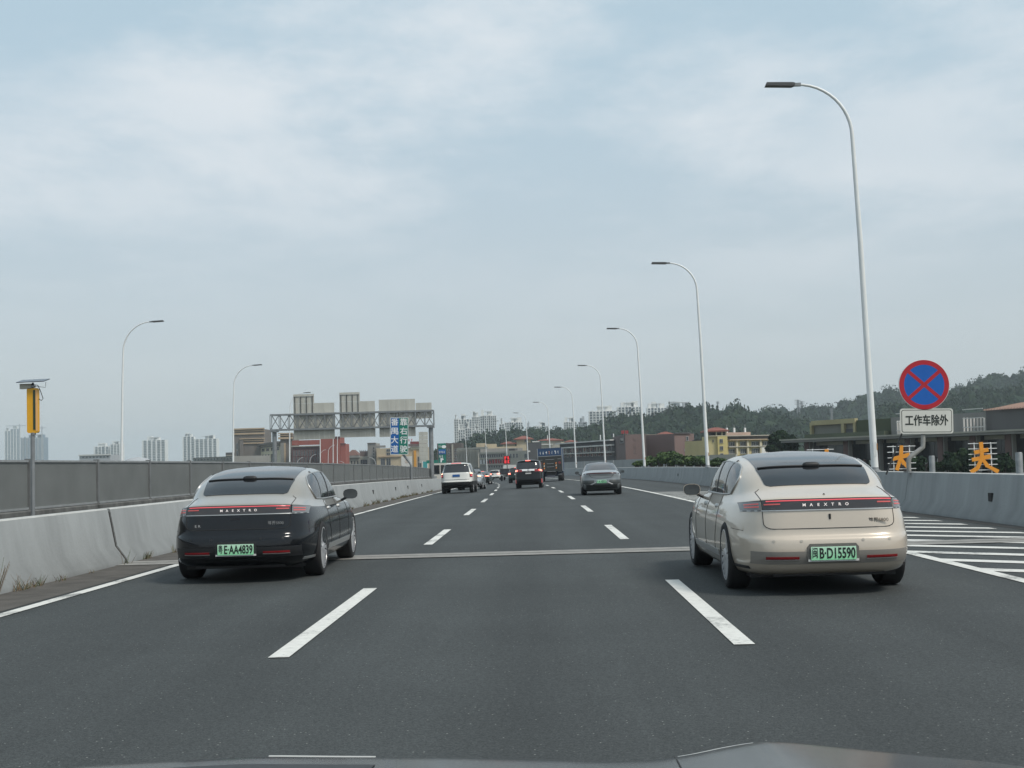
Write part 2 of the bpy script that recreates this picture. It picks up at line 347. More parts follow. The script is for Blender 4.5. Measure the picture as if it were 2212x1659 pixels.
for a, c in zip([-160, -14, 9, 29, 49, 79, 109], [-14, 9, 29, 49, 79, 109, 151]):
    swept('base_wall', [(-9.42, -.3), (-9.42, .86), (-9.45, .88), (-9.75, .88), (-9.75, -.3)], a, c - .02, M_CONCD, fence, None, fr2)
for k in range(-4, 31):
    d = 25.4 + 4 * k
    if d < 9: continue
    p, q = fr2(-9.6, d, 0), fr2(-9.6, min(d + 4, 151), 0); ln = (q - p); a = math.atan2(-ln.x, ln.y)
    sh = lambda t, z, e: (p.x + ln.x * t + e, p.y + ln.y * t, p.z + ln.z * t + z)
    def slab(z0, z1, e0, e1, t0=.018, t1=.982):
        return MB().add([sh(t0, z0, e0), sh(t0, z0, e1), sh(t1, z0, e1), sh(t1, z0, e0), sh(t0, z1, e0), sh(t0, z1, e1), sh(t1, z1, e1), sh(t1, z1, e0)],
                        [(0, 3, 2, 1), (4, 5, 6, 7), (0, 1, 5, 4), (1, 2, 6, 5), (2, 3, 7, 6), (3, 0, 4, 7)])
    pan = slab(.93, 1.775, -.02, .02).build('panel', M_PANEL, fence)
    slab(1.775, 1.815, -.045, .045).build('top_rail', M_RAIL, pan); slab(.89, .93, -.04, .04).build('bottom_rail', M_RAIL, pan)
    MB().box((p.x - .05, p.y - .045, p.z + .7), (p.x + .055, p.y + .045, p.z + 1.84)).box((p.x - .03, p.y - .11, p.z + .84), (p.x + .12, p.y + .11, p.z + .90)).build('post', M_POST, fence)
# low barrier of the opposite road on its far side
fb = empty('far_parapet', road2(-30.6, 0)); tag(fb, 'low concrete parapet on the far side of the opposite road', 'parapet'); off3 = -fb.location
for a, c in zip([-160, 60, 130, 220, 320], [60, 130, 220, 320, 430]):
    swept('parapet_segment', [(-30.4, -.2), (-30.5, .75), (-30.75, .75), (-30.8, -.4)], a, c - .05, M_CONC, fb, None, lambda X, d, z: road2(X, d, z) + off3)
cb = empty('median_parapet', road2(-9.6, 151)); tag(cb, 'grey concrete parapet carrying on past the end of the panel fence', 'parapet'); off4 = -cb.location
for a, c in zip([151.5, 220, 320], [220, 320, 430]):
    swept('parapet_segment', [(-9.42, -.3), (-9.5, .95), (-9.7, .95), (-9.75, -.3)], a, c - .05, M_CONC, cb, None, lambda X, d, z: road2(X, d, z) + off4)
# ramp wall rising behind the right barrier
M_WALL = mat('ramp_wall_concrete', (.30, .31, .31), .85, var=.12, scale=.6, streak=True)
ramp = empty('ramp_wall', (0, 0, 0)); tag(ramp, 'long pale grey ramp wall rising behind the right barrier', 'wall')
rp = [at(u, v, d) for u, v, d in ((1166, 1003, 260), (1217, 999, 235), (1262, 996.5, 210), (1325, 994, 190), (1395, 991, 172), (1460, 990, 160), (1545, 991, 150), (1640, 994, 142), (1760, 1000, 135))]
for p, q in zip(rp[:-1], rp[1:]):
    n_ = Vector((q.y - p.y, -(q.x - p.x), 0)).normalized() * .3
    if n_.y < 0: n_ = -n_
    g = .01 * (q - p)
    p2, q2 = p + g, q - g
    bz = lambda P: Vector((P.x, P.y, P.z - 3.2))
    MB().add([bz(p2), bz(q2), bz(q2) + n_, bz(p2) + n_, p2, q2, q2 + n_, p2 + n_], [(0, 3, 2, 1), (4, 5, 6, 7), (0, 1, 5, 4), (1, 2, 6, 5), (2, 3, 7, 6), (3, 0, 4, 7)]).build('wall_panel', M_WALL, ramp)
rd_ = MB(); V_ = []
for p in rp: V_ += [p + Vector((0, .1, -1.1)), p + Vector((6, 9, -1.1)), p + Vector((6, 9, -3.2)), p + Vector((0, .1, -3.2))]
F_ = []
for i in range(len(rp) - 1):
    for j in range(4): F_.append((4 * i + j, 4 * i + (j + 1) % 4, 4 * i + 4 + (j + 1) % 4, 4 * i + 4 + j))
rd_.add(V_, F_); ro_ = rd_.build('ramp_road', M_ROAD); ro_['kind'] = 'structure'
for i in range(0, len(rp), 2):
    p = rp[i] + Vector((3, 4.5, 0)); MB().lathe([(-9.5, .9), (p.z - 3.2, .9)], 'z', (p.x, p.y, 0), 16).build('pier', M_WALL, ramp, True)
# piers under the decks
pier_root = empty('bridge_piers', (0, 0, -9.5)); tag(pier_root, 'round concrete piers under the elevated road deck', 'bridge piers', kind='structure')
for d in range(10, 430, 35):
    for X in (1, -20):
        p = (road if X > 0 else road2)(X, d, -1.9); MB().lathe([(0, 1.1), (p.z + 9.5 - .02, 1.1)], 'z', (p.x, p.y, 0), 16).build('pier', M_CONC, pier_root, True)
# ================================================================== vehicles
M_GLASS = mat('tinted_car_glass', (.012, .013, .015), .04, 0, spec=.9)
M_TRIM = mat('black_plastic_trim', (.014, .014, .015), .55)
M_GAP = mat('panel_gap_shadow', (.02, .02, .02), .9)
M_TYRE = mat('tyre_rubber', (.016, .016, .017), .85, bump=.2, bscale=60)
M_CHROME = mat('chrome', (.75, .75, .76), .12, 1)
M_RIM = mat('alloy_rim', (.62, .62, .63), .32, .6)
M_RED = mat('red_lamp_glass', (.22, .012, .015), .12, 0, spec=.7)
M_REDLIT = mat('lit_tail_lamp', (.5, .06, .07), .3, emit=(1, .14, .17), estr=.34)
M_BRAKE = mat('lit_brake_lamp', (.8, .1, .05), .3, emit=(1, .16, .12), estr=2.2)
M_BRAKEHOT = mat('brake_lamp_core', (.9, .5, .3), .3, emit=(1, .62, .42), estr=1.5)
M_SMOKE = mat('smoked_lamp_glass', (.030, .027, .028), .06, 0, spec=.8)
M_CLEAR = mat('clear_grey_lamp_lens', (.16, .165, .17), .08, 0, spec=.8)
M_PGREEN = None
def plate_green():
    """green plate that pales towards its top edge"""
    mt = bpy.data.materials.new('green_number_plate'); mt.use_nodes = True; t = mt.node_tree; b = t.nodes['Principled BSDF']; b.inputs['Roughness'].default_value = .4
    tcn = t.nodes.new('ShaderNodeTexCoord'); sp = t.nodes.new('ShaderNodeSeparateXYZ'); t.links.new(tcn.outputs['Generated'], sp.inputs[0])
    mx = t.nodes.new('ShaderNodeMix'); mx.data_type = 'RGBA'; t.links.new(sp.outputs['Z'], mx.inputs[0]); mx.inputs[6].default_value = (.27, .70, .38, 1); mx.inputs[7].default_value = (.56, .82, .62, 1)
    t.links.new(mx.outputs[2], b.inputs['Base Color']); return mt
M_PGREEN = plate_green()
M_PBLUE = mat('blue_number_plate', (.02, .10, .30), .4); M_PBLACK = mat('black_number_plate', (.012, .012, .012), .4)
M_INK = mat('black_ink', (.01, .015, .012), .6); M_WHITE = mat('white_lettering', (.78, .78, .77), .5); M_PWHITE = mat('plate_holder_white', (.6, .6, .58), .5)
def car_paint(name, c, rough=.28, metal=.25, coat=1): return mat(name, c, rough, metal, coat=coat)
def smooth_interp(a, xs, ys):
    return float(np.mean([np.interp(min(max(a + e, 0), 1), xs, ys) for e in np.linspace(-.07, .07, 7) * min(1, 8 * a, 8 * (1 - a))] if 0 < a < 1 else [np.interp(a, xs, ys)]))
class Surf:
    """closed car skin: rings stacked from sill to roof, each with a rear, a front and a side point"""
    def __init__(s, keys, p=3.0): s.k = np.array(keys, float); s.p = p
    def K(s, t):
        k = s.k; n = len(k) - 1; t = min(max(t, 0), n); i = min(int(t), n - 1); f = t - i
        p0, p1, p2, p3 = k[max(i - 1, 0)], k[i], k[i + 1], k[min(i + 2, n)]
        m1, m2 = (p2 - p0) / 2, (p3 - p1) / 2
        # limited tangents keep the profile from overshooting
        d = p2 - p1
        m1 = np.where(m1 * d <= 0, 0, np.sign(m1) * np.minimum(abs(m1), 2 * abs(d))); m2 = np.where(m2 * d <= 0, 0, np.sign(m2) * np.minimum(abs(m2), 2 * abs(d)))
        f2, f3 = f * f, f * f * f
        return (2 * f3 - 3 * f2 + 1) * p1 + (f3 - 2 * f2 + f) * m1 + (-2 * f3 + 3 * f2) * p2 + (f3 - f2) * m2
    def P(s, t, c, sn):
        yr, zr, yf, zf, w, zs, n = s.K(t); e = 2 / n
        x = w * math.copysign(abs(c) ** e, c); q = math.copysign(abs(sn) ** e, sn)
        y = (yr + yf) / 2 + (yf - yr) / 2 * q; ze = zf if q > 0 else zr
        return Vector((x, y, zs + (ze - zs) * abs(q) ** s.p))
    def rear(s, t, x, front=False):
        k = s.K(t); c = min(abs(x) / k[4], 1) ** (k[6] / 2); return s.P(t, math.copysign(c, x), math.sqrt(max(0, 1 - c * c)) * (1 if front else -1))
    def side(s, t, y, sg):
        k = s.K(t); q = (y - (k[0] + k[2]) / 2) / ((k[2] - k[0]) / 2); q = max(-1, min(1, q)); sn = math.copysign(abs(q) ** (k[6] / 2), q)
        return s.P(t, sg * math.sqrt(max(0, 1 - sn * sn)), sn)
    def body(s, ns=3, nt=96):
        n = len(s.k) - 1; T = [i / ns for i in range(n * ns + 1)]; b = MB(); V_ = []; F_ = []
        for t in T:
            for j in range(nt):
                a = 2 * math.pi * (j + .5) / nt; V_.append(s.P(t, math.cos(a), math.sin(a)))
        for i in range(len(T) - 1):
            for j in range(nt): F_.append((i * nt + j, i * nt + (j + 1) % nt, (i + 1) * nt + (j + 1) % nt, (i + 1) * nt + j))
        F_ += [tuple(range(nt))[::-1], tuple((len(T) - 1) * nt + j for j in range(nt))]
        b.add(V_, F_); b.T = [T[min(i // nt, len(T) - 2)] for i in range(len(F_))]; return b
    def patch(s, fn, nu, nv, off, thick=.006):
        """sheet over the skin; fn(a, b) gives a skin point for a, b in 0..1"""
        P_ = [[fn(i / nu, j / nv) for j in range(nv + 1)] for i in range(nu + 1)]; V_ = []; cen = Vector((0, s.k[:, 2].mean() / 2, .7))
        for i in range(nu + 1):
            for j in range(nv + 1):
                du = P_[min(i + 1, nu)][j] - P_[max(i - 1, 0)][j]; dv = P_[i][min(j + 1, nv)] - P_[i][max(j - 1, 0)]
                n_ = du.cross(dv)
                n_ = n_.normalized() if n_.length > 1e-9 else Vector((0, -1, 0))
                if n_.dot(P_[i][j] - cen) < 0: n_ = -n_
                V_.append((P_[i][j] + n_ * off, P_[i][j] + n_ * (off - thick)))
        w = nv + 1; N_ = len(V_); vv = [a for a, _ in V_] + [c for _, c in V_]; F_ = []
        for i in range(nu):
            for j in range(nv): F_.append((i * w + j, i * w + j + 1, (i + 1) * w + j + 1, (i + 1) * w + j))
        rim = [j for j in range(nv)] + [i * w + nv for i in range(nu)] + [nu * w + j for j in range(nv, 0, -1)] + [i * w for i in range(nu, 0, -1)]
        for a, c in zip(rim, rim[1:] + rim[:1]): F_.append((a, c, c + N_, a + N_))
        return MB().add(vv, F_)
    def rp(s, t0, t1, x0, x1, off=.006, nu=8, nv=16):
        f0 = x0 if callable(x0) else (lambda a: x0); f1 = x1 if callable(x1) else (lambda a: x1)
        return s.patch(lambda a, b: s.rear(t0 + (t1 - t0) * a, f0(a) + (f1(a) - f0(a)) * b), nu, nv, off)
    def fp(s, t0, t1, x0, x1, off=.006, nu=8, nv=16):
        return s.patch(lambda a, b: s.rear(t0 + (t1 - t0) * a, x0 + (x1 - x0) * b, True), nu, nv, off)
    def sp(s, t0, t1, y0, y1, sg, off=.006, nu=8, nv=16):
        f0 = y0 if callable(y0) else (lambda a: y0); f1 = y1 if callable(y1) else (lambda a: y1)
        return s.patch(lambda a, b: s.side(t0 + (t1 - t0) * a, f0(a) + (f1(a) - f0(a)) * b, sg), nu, nv, off)
    def line(s, pts, r=.0035, n=6):
        return MB().tube(pts, r, n)
def cut_arches(o, cuts):
    """wheel arches cut out of the skin"""
    b = MB()
    for (x0, x1, y, z, r) in cuts: b.lathe([(x0, 0.001), (x0, r), (x1, r), (x1, 0.001)], 'x', (0, y, z), 40)
    c = fix_normals(b.build('cutter', [M_TRIM, M_TRIM, M_TRIM])); c.data.polygons.foreach_set('material_index', [2] * len(c.data.polygons))
    md = o.modifiers.new('arch', 'BOOLEAN'); md.operation = 'DIFFERENCE'; md.object = c; md.solver = 'EXACT'; md.use_self = True
    bpy.context.view_layer.update(); me = bpy.data.meshes.new_from_object(o.evaluated_get(bpy.context.evaluated_depsgraph_get()))
    o.modifiers.clear(); old = o.data; o.data = me; bpy.data.objects.remove(c); bpy.data.meshes.remove(old)
WHEELS = {}
def wheel(parent, x, y, r, w, style=0, rimm=None):
    """tyre (mesh of its own) with a rim under it; x is the outer face, sign tells the side"""
    key = (r, w, style, rimm.name if rimm else ''); sg = 1 if x > 0 else -1
    root = empty('wheel', (x, y, r)); root.parent = parent; root.rotation_euler = (0, 0, 0 if sg > 0 else math.pi)
    if key not in WHEELS:
        rr = r * .745
        ty = MB().lathe([(-.008, rr), (0, rr + .02), (0, r - .035), (-.02, r - .008), (-.05, r), (-w + .05, r), (-w + .02, r - .008), (-w, r - .035), (-w, rr)], 'x', n=40, closed=True).build('tyre', M_TYRE, None, 40)
        fix_normals(ty); rim = MB(); rm = rimm or M_RIM
        rim.lathe([(-.006, rr + .006), (-.006, rr - .014), (-.03, rr - .03), (-w + .06, rr - .03), (-w + .06, 0.02)], 'x', n=40, mi=1)
        rim.lathe([(-.006, rr + .006), (-.004, rr - .012), (-.022, rr - .02)], 'x', n=40)
        k = 20 if style == 0 else 10
        for i in range(k):
            a = 2 * math.pi * i / k; ca, sa = math.cos(a), math.sin(a)
            hw0, hw1 = (.012, .026) if style == 0 else (.022, .03)
            def q(rad, off, h): return (h, rad * ca - off * sa, rad * sa + off * ca)
            rim.add([q(.05, -hw0, -.012), q(.05, hw0, -.012), q(rr - .012, hw1, -.010), q(rr - .012, -hw1, -.010), q(.05, -hw0, -.05), q(.05, hw0, -.05), q(rr - .012, hw1, -.05), q(rr - .012, -hw1, -.05)],
                    [(0, 1, 2, 3), (0, 4, 5, 1), (1, 5, 6, 2), (2, 6, 7, 3), (3, 7, 4, 0)])
        rim.lathe([(-.05, .075), (-.008, .072), (-.002, .05), (-.002, .001)], 'x', n=20)
        ro = rim.build('rim', [rm, M_TRIM], None, 35); fix_normals(ro)
        WHEELS[key] = (ty.data, ro.data); bpy.data.objects.remove(ty); bpy.data.objects.remove(ro)
    for nm, me in zip(('tyre', 'rim'), WHEELS[key]):
        o = bpy.data.objects.new(nm, me); COL.objects.link(o); o.parent = root
    return root
def mirror(parent, x, y, z, paint, sx=.115, sz=.075):
    sg = 1 if x > 0 else -1; b = MB(); V_ = []; F_ = []; nu, nv = 14, 7
    for i in range(nv + 1):
        ph = math.pi / 2 * i / nv
        for j in range(nu):
            a = 2 * math.pi * j / nu; cx = math.copysign(abs(math.cos(a)) ** .75, math.cos(a)); cz = math.copysign(abs(math.sin(a)) ** .75, math.sin(a))
            V_.append((sx * cx * math.cos(ph), .16 * math.sin(ph), sz * cz * math.cos(ph)))
    for i in range(nv):
        for j in range(nu): F_.append((i * nu + j, i * nu + (j + 1) % nu, (i + 1) * nu + (j + 1) % nu, (i + 1) * nu + j))
    b.add(V_, F_); b.add(V_[:nu], [tuple(range(nu))], 0)
    b.tube([(-sg * sx * .6, .06, -sz * .7), (-sg * (sx + .06), .05, -sz - .035), (-sg * (sx + .14), .05, -sz - .03)], .022, 8, 1)
    o = b.build('mirror', [paint, M_TRIM], parent, 40, (x, y, z)); fix_normals(o)
    MB().add([(p[0] * .95, -.004, p[2] * .93) for p in V_[:nu]] + [(p[0] * .95, .002, p[2] * .93) for p in V_[:nu]], [tuple(range(nu))] + [(i, (i + 1) % nu, nu + (i + 1) % nu, nu + i) for i in range(nu)]).build('mirror_glass', mat('mirror_glass', (.10, .11, .115), .08, .6), o)
    return o
def plate(parent, x, y, z, w, h, pm, body, ink, size, sx=.62, char0=None):
    o = MB().box((-w / 2, -.008, -h / 2), (w / 2, .008, h / 2)).build('number_plate', pm, parent, loc=(x, y, z))
    if body: text(body, size, ink, o, (w * .083 if char0 else 0, -.010, -.004), ext=.002, bold=.003, fit=w * (.79 if char0 else .9))
    if char0: text(char0, size * .80, ink, o, (-w * .415, -.010, 0), ext=.002, fit=w * .115)
    return o
# -------------------------------------------------------------------------- the limousine (two of them)
LIMO = Surf([
    (.42, .19, 5.25, .17, .84, .19, 5.5), (.16, .245, 5.38, .22, .93, .235, 5.5), (.05, .33, 5.45, .34, .975, .34, 5.5), (.0, .46, 5.48, .5, .998, .48, 5.5),
    (.015, .60, 5.47, .62, 1.0, .62, 5.5), (.06, .655, 5.46, .68, .998, .70, 5.5), (.085, .80, 5.43, .76, .985, .80, 5.4), (.105, .92, 5.38, .84, .962, .89, 5.2),
    (.125, 1.035, 5.28, .90, .935, .955, 5.0), (.19, 1.07, 5.0, .96, .918, .99, 4.6), (.37, 1.115, 4.55, 1.0, .905, 1.02, 4.3), (.54, 1.165, 4.15, 1.04, .895, 1.05, 4.2),
    (.77, 1.285, 3.86, 1.16, .872, 1.18, 4.2), (1.07, 1.395, 3.56, 1.29, .832, 1.31, 4.1), (1.50, 1.478, 3.22, 1.43, .775, 1.42, 3.9), (1.90, 1.525, 2.95, 1.51, .70, 1.482, 3.5),
    (2.2, 1.547, 2.75, 1.54, .53, 1.526, 3.0), (2.42, 1.557, 2.6, 1.553, .06, 1.553, 2.5)], 3.2)
def limousine(name, label, X, d, yaw, paint_low, paint_up, plate_txt, plate_c0, deco):
    S = LIMO; p = road(X, d); root = empty(name, p, heading(d) + yaw); tag(root, label, 'car', 'two matching limousines')
    b = S.body(3, 120); b.m = [1 if t >= 8 else 0 for t in b.T]
    bo = fix_normals(b.build('body', [paint_low, paint_up, M_TRIM], root)); WB0, WB1, WR = 1.20, 4.57, .385
    cut_arches(bo, [(.62, 1.3, WB0, WR + .01, .425), (-1.3, -.62, WB0, WR + .01, .425), (.62, 1.3, WB1, WR + .01, .425), (-1.3, -.62, WB1, WR + .01, .425)])
    bo.data.polygons.foreach_set('use_smooth', [True] * len(bo.data.polygons)); bo.data.set_sharp_from_angle(angle=R(32))
    for x, y in ((1.0, WB0), (-1.0, WB0), (.985, WB1), (-.985, WB1)): wheel(root, x, y, WR, .265)
    MB().box((-.80, .55, .17), (.80, 5.1, .30)).box((-.60, .25, .20), (.60, .6, .32)).build('underbody_light_block', M_TRIM, root)  # dark boxes added below the floor to block light under the car
    # glass
    S.rp(11.12, 12.78, lambda a: -.585 - .035 * a + .05 * (1 - min(a / .16, 1)) ** 2, lambda a: .585 + .035 * a - .05 * (1 - min(a / .16, 1)) ** 2, .007, 12, 20).build('rear_window', M_GLASS, root, 60)
    S.rp(12.86, 17, lambda a: -min(.615, S.K(12.86 + 4.14 * a)[4] - .05) * (1 if a < .99 else .5), lambda a: min(.615, S.K(12.86 + 4.14 * a)[4] - .05) * (1 if a < .99 else .5), .006, 20, 20).build('roof_glass', mat('dark_roof_glass', (.02, .023, .027), .09, 0, spec=.9), root, 60)
    S.fp(12, 17, -.58, .58, .006, 20, 16).build('roof_glass', MATS['dark_roof_glass'], root, 60)
    S.fp(11.1, 14.4, -.66, .66, .006, 10, 16).build('windscreen', M_GLASS, root, 60)
    # spoiler blade with camera pod between the two rear panes
    pts = [S.rear(12.82, -.60 + 1.2 * i / 24) + Vector((0, -.012, .012)) for i in range(25)]
    sb = S.line(pts, .011, 8).build('spoiler', M_TRIM, root, True)
    c0 = S.rear(12.84, 0); MB().lathe([(-.10, .004), (-.085, .026), (-.05, .036), (.05, .036), (.085, .026), (.10, .004)], 'x', (c0.x, c0.y - .018, c0.z + .016), 14).build('camera_pod', M_TRIM, sb, 50)
    for sg in (1, -1):
        y0 = lambda a: smooth_interp(a, [0, .15, .37, .65, .87, 1], [1.33, 1.22, 1.20, 1.42, 1.80, 2.25]); y1 = lambda a: smooth_interp(a, [0, .37, .6, .85, 1], [3.76, 3.6, 3.32, 2.9, 2.45])
        wo = S.sp(11.16, 14.55, y0, y1, sg, .007, 14, 28).build('side_window', M_GLASS, root, 60)
        edge = [S.side(11.16 + 3.39 * i / 14, y0(i / 14), sg) for i in range(15)] + [S.side(14.55, y0(1) + (y1(1) - y0(1)) * i / 12, sg) for i in range(1, 13)] + [S.side(14.55 - 3.39 * i / 14, y1(1 - i / 14), sg) for i in range(1, 15)]
        edge += [S.side(11.16, y1(0) + (y0(0) - y1(0)) * i / 14, sg) for i in range(1, 15)]
        S.line([q + Vector((sg * .008, 0, 0)) for q in edge], .010, 6).build('window_trim', mat('satin_bright_trim', (.50, .50, .49), .42, .8), wo, True)
        for yy, w_ in ((2.40, .04), (1.72, .012)):
            S.sp(11.18, 14.3, lambda a: yy - w_ + .12 * a, lambda a: yy + w_ + .12 * a, sg, .0105, 8, 2).build('pillar', M_TRIM, wo)
        # door gaps
        for yy in (1.86, 2.86, 3.9):
            S.line([S.side(t, yy + (.0 if yy > 2 else .32 * max(0, (5 - t) / 5)), sg) for t in np.linspace(2.2, 11.0, 20)], .004).build('panel_gap', M_GAP, bo)
        S.sp(2.0, 2.55, 1.72, 4.05, sg, .010, 2, 14).build('sill_trim', mat('satin_bright_trim', (.50, .50, .49), .42, .8), root)
        for yy in (1.98, 3.02): 
            q = S.side(8.3, yy, sg); MB().lathe([(0, .001), (.015, .030), (.14, .030), (.155, .001)], 'y', (q.x + sg * .012, q.y, q.z - .05), 12).build('door_handle', M_CHROME if yy < 0 else mat('satin_bright_trim', (.50, .50, .49), .42, .8), root, 50)
        mirror(root, sg * 1.07, 3.62, 1.085, paint_low, .115, .078)
        # fuel flap seam and bumper seam behind the wheel
        S.line([S.side(t, .84 - .12 * (t - 5) / 3, sg) for t in np.linspace(5.2, 5.25, 2)] + [S.side(5.25, y_, sg) for y_ in np.linspace(.80, .42, 8)], .003).build('panel_gap', M_GAP, bo)
        S.sp(1.55, 1.85, .36, .80, sg, .008, 2, 6).build('corner_trim', M_TRIM if deco else MATS['satin_bright_trim'], root)
        # tail lamps on the wings
        lx0, lx1 = (.715, .885)
        lo = S.rp(7.02, 7.99, min(sg * lx0, sg * lx1), max(sg * lx0, sg * lx1), .007, 4, 10).build('tail_lamp', M_CLEAR, root, 60)
        for ta, tb in ((7.30, 7.42), (7.58, 7.70)):
            S.rp(ta, tb, min(sg * .73, sg * .85), max(sg * .73, sg * .85), .011, 1, 6).build('light_strip', mat('dim_red_strip', (.45, .08, .08), .3, emit=(1, .16, .14), estr=.10), lo)
        fr_ = [S.rear(7.0, sg * (lx0 + (lx1 - lx0) * i / 8)) for i in range(9)] + [S.rear(7 + i / 6, sg * lx1) for i in range(1, 7)] + [S.rear(8.0, sg * (lx1 + (lx0 - lx1) * i / 8)) for i in range(1, 9)]
        S.line([q + Vector((0, -.006, 0)) for q in fr_], .006, 6).build('lamp_bezel', M_TRIM, lo)
    # lamp bar on the lid
    lb_ = S.rp(7.02, 7.99, -.70, .70, .007, 4, 28).build('lamp_bar', M_SMOKE, root, 60)
    S.rp(7.79, 7.89, -.66, .69, .012, 2, 24).build('light_strip', M_REDLIT, lb_)
    for sg in (1, -1):
        S.rp(7.48, 7.60, min(sg * .52, sg * .68), max(sg * .52, sg * .68), .012, 1, 6).build('light_strip', MATS['dim_red_strip'], lb_)
    S.rp(6.93, 7.02, -.885, .885, .010, 1, 28).build('chrome_strip', MATS['satin_bright_trim'], lb_)
    S.rp(7.99, 8.04, -.885, .885, .009, 1, 28).build('bar_edge', M_TRIM, lb_)
    for i, ch in enumerate('MAEXTRO'):
        q = S.rear(7.42, -.23 + .46 * i / 6 + (.02 if not deco else -.04)); text(ch, .043, mat('lit_white_letters', (.75, .70, .68), .3, emit=(1, .88, .84), estr=.22), lb_, (q.x, q.y - .014, q.z), ext=.003, sx=1.1, bold=.001)
    # lid seam
    sm = []
    for sg in (-1, 1):
        pts = [S.rear(t, sg * .705) for t in np.linspace(10.6, 6.0, 20)] + [S.rear(5.75, sg * .70), S.rear(5.6, sg * .68), S.rear(5.5, sg * .64)]
        pts = [S.rear(11.0 - .1 * i, sg * (.66 + .01 * i)) for i in range(4)] + pts
        sm.append(pts)
    S.line([q + Vector((0, -.001, .0005)) for q in sm[0] + [S.rear(5.48, x_) for x_ in np.linspace(-.6, .6, 12)] + sm[1][::-1]], .0045, 6).build('panel_gap', M_GAP, bo)
    # badge lettering
    q = S.rear(5.95, .52); text('尊界S800', .052, M_CHROME if not deco else mat('dark_chrome', (.22, .20, .18), .25, .9), root, (q.x, q.y - .008, q.z), ext=.003, sx=1.05)
    if not deco:
        for x_, ch in ((-.56, 'E'), (-.51, 'R')):
            q = S.rear(5.95, x_); text(ch, .045, M_CHROME, root, (q.x, q.y - .006, q.z - .02), ext=.003, sx=1.2, bold=.001)
        q = S.rear(6.45, -.02); MB().box((q.x - .07, q.y - .006, q.z - .006), (q.x + .05, q.y + .01, q.z + .012)).build('lid_handle', M_TRIM, root)
    else:
        q = S.rear(6.35, .0); MB().lathe([(-.03, .001), (-.028, .012), (.028, .012), (.03, .001)], 'z', (q.x, q.y - .002, q.z), 10).build('lid_button', M_TRIM, root, True)
        q = S.rear(9.2, -.03); MB().lathe([(-.004, .012), (.003, .012), (.003, .001)], 'y', (q.x, q.y - .003, q.z), 12).build('camera_washer', M_TRIM, root)
    # lower bumper: dark band, reflectors, plate recess
    S.rp(2.15, 3.15, -.84 , .84, .006, 4, 28).build('lower_valance', mat('valance_' + paint_low.name, (.25, .23, .205) if deco else (.018, .019, .021), .45, .1), root, 60)
    for sg in (1, -1):
        ro_ = S.rp(2.56, 2.76, min(sg * .36, sg * .70), max(sg * .36, sg * .70), .011, 2, 10).build('reflector', M_RED, root, 60)
        S.rp(2.49, 2.55, min(sg * .355, sg * .705), max(sg * .355, sg * .705), .013, 1, 10).build('reflector_trim', MATS['satin_bright_trim'], ro_)
        S.rp(2.62, 2.70, min(sg * .40, sg * .66), max(sg * .40, sg * .66), .014, 1, 8).build('reflector_line', M_RED, ro_)
        for x_ in (.33, .62): 
            S.patch(lambda a, c: S.rear(3.92 + .13 * math.sin(2 * math.pi * a) * c, sg * x_ + .017 * math.cos(2 * math.pi * a) * c), 14, 2, .0025, .002).build('parking_sensor', mat('sensor_' + paint_low.name, (.40, .365, .315) if deco else (.012, .012, .013), .45), root)
    yb = S.rear(3.0, 0).y
    MB().prism([(-.275, .37), (.275, .37), (.275, .525), (.245, .56), (-.245, .56), (-.275, .525)], yb - .012, yb + .02).build('plate_recess', mat('recess_' + paint_low.name, (.13, .12, .11) if deco else (.02, .02, .022), .5), root)
    MB().box((-.27, yb - .022, .372), (.27, yb - .012, .395)).build('plate_holder', M_PWHITE, root)
    plate(root, 0, yb - .028, .458, .48, .14, M_PGREEN, plate_txt, M_INK, .155, .60, plate_c0)
    return root
P_BEIGE = car_paint('champagne_paint', (.54, .465, .38), .30, .15)
P_BLACK = mat('black_blue_paint', (.005, .006, .008), .12, 0, spec=.45)
P_UPPER = car_paint('warm_grey_paint', (.28, .262, .228), .30, .2)
limousine('limousine', 'champagne beige limousine in the right lane ahead', 3.095, 14.72, R(.6), P_BEIGE, P_BEIGE, 'B·D15590', '闽', True)
limousine('limousine', 'black limousine with grey beige roof beside the left barrier', -4.10, 18.2, R(.9), P_BLACK, P_UPPER, 'E·AA4839', '粤', False)
# -------------------------------------------------------------------------- other cars
SEDAN = [(.40, .21, 4.70, .20, .80, .21, 5), (.14, .28, 4.84, .27, .88, .27, 5), (.03, .42, 4.90, .42, .925, .42, 5), (.0, .58, 4.92, .58, .94, .58, 5), (.04, .72, 4.90, .68, .94, .70, 5),
         (.06, .86, 4.84, .77, .93, .80, 5), (.05, .97, 4.72, .84, .91, .88, 4.8), (.10, 1.03, 4.45, .90, .88, .94, 4.4), (.40, 1.07, 4.0, .96, .86, .98, 4), (.70, 1.13, 3.70, 1.03, .83, 1.04, 3.6),
         (1.10, 1.25, 3.40, 1.16, .77, 1.17, 3.4), (1.50, 1.36, 3.08, 1.28, .71, 1.29, 3.3), (1.9, 1.44, 2.78, 1.40, .64, 1.39, 3.3), (2.1, 1.475, 2.6, 1.46, .50, 1.45, 3), (2.3, 1.49, 2.45, 1.485, .06, 1.485, 2.5)]
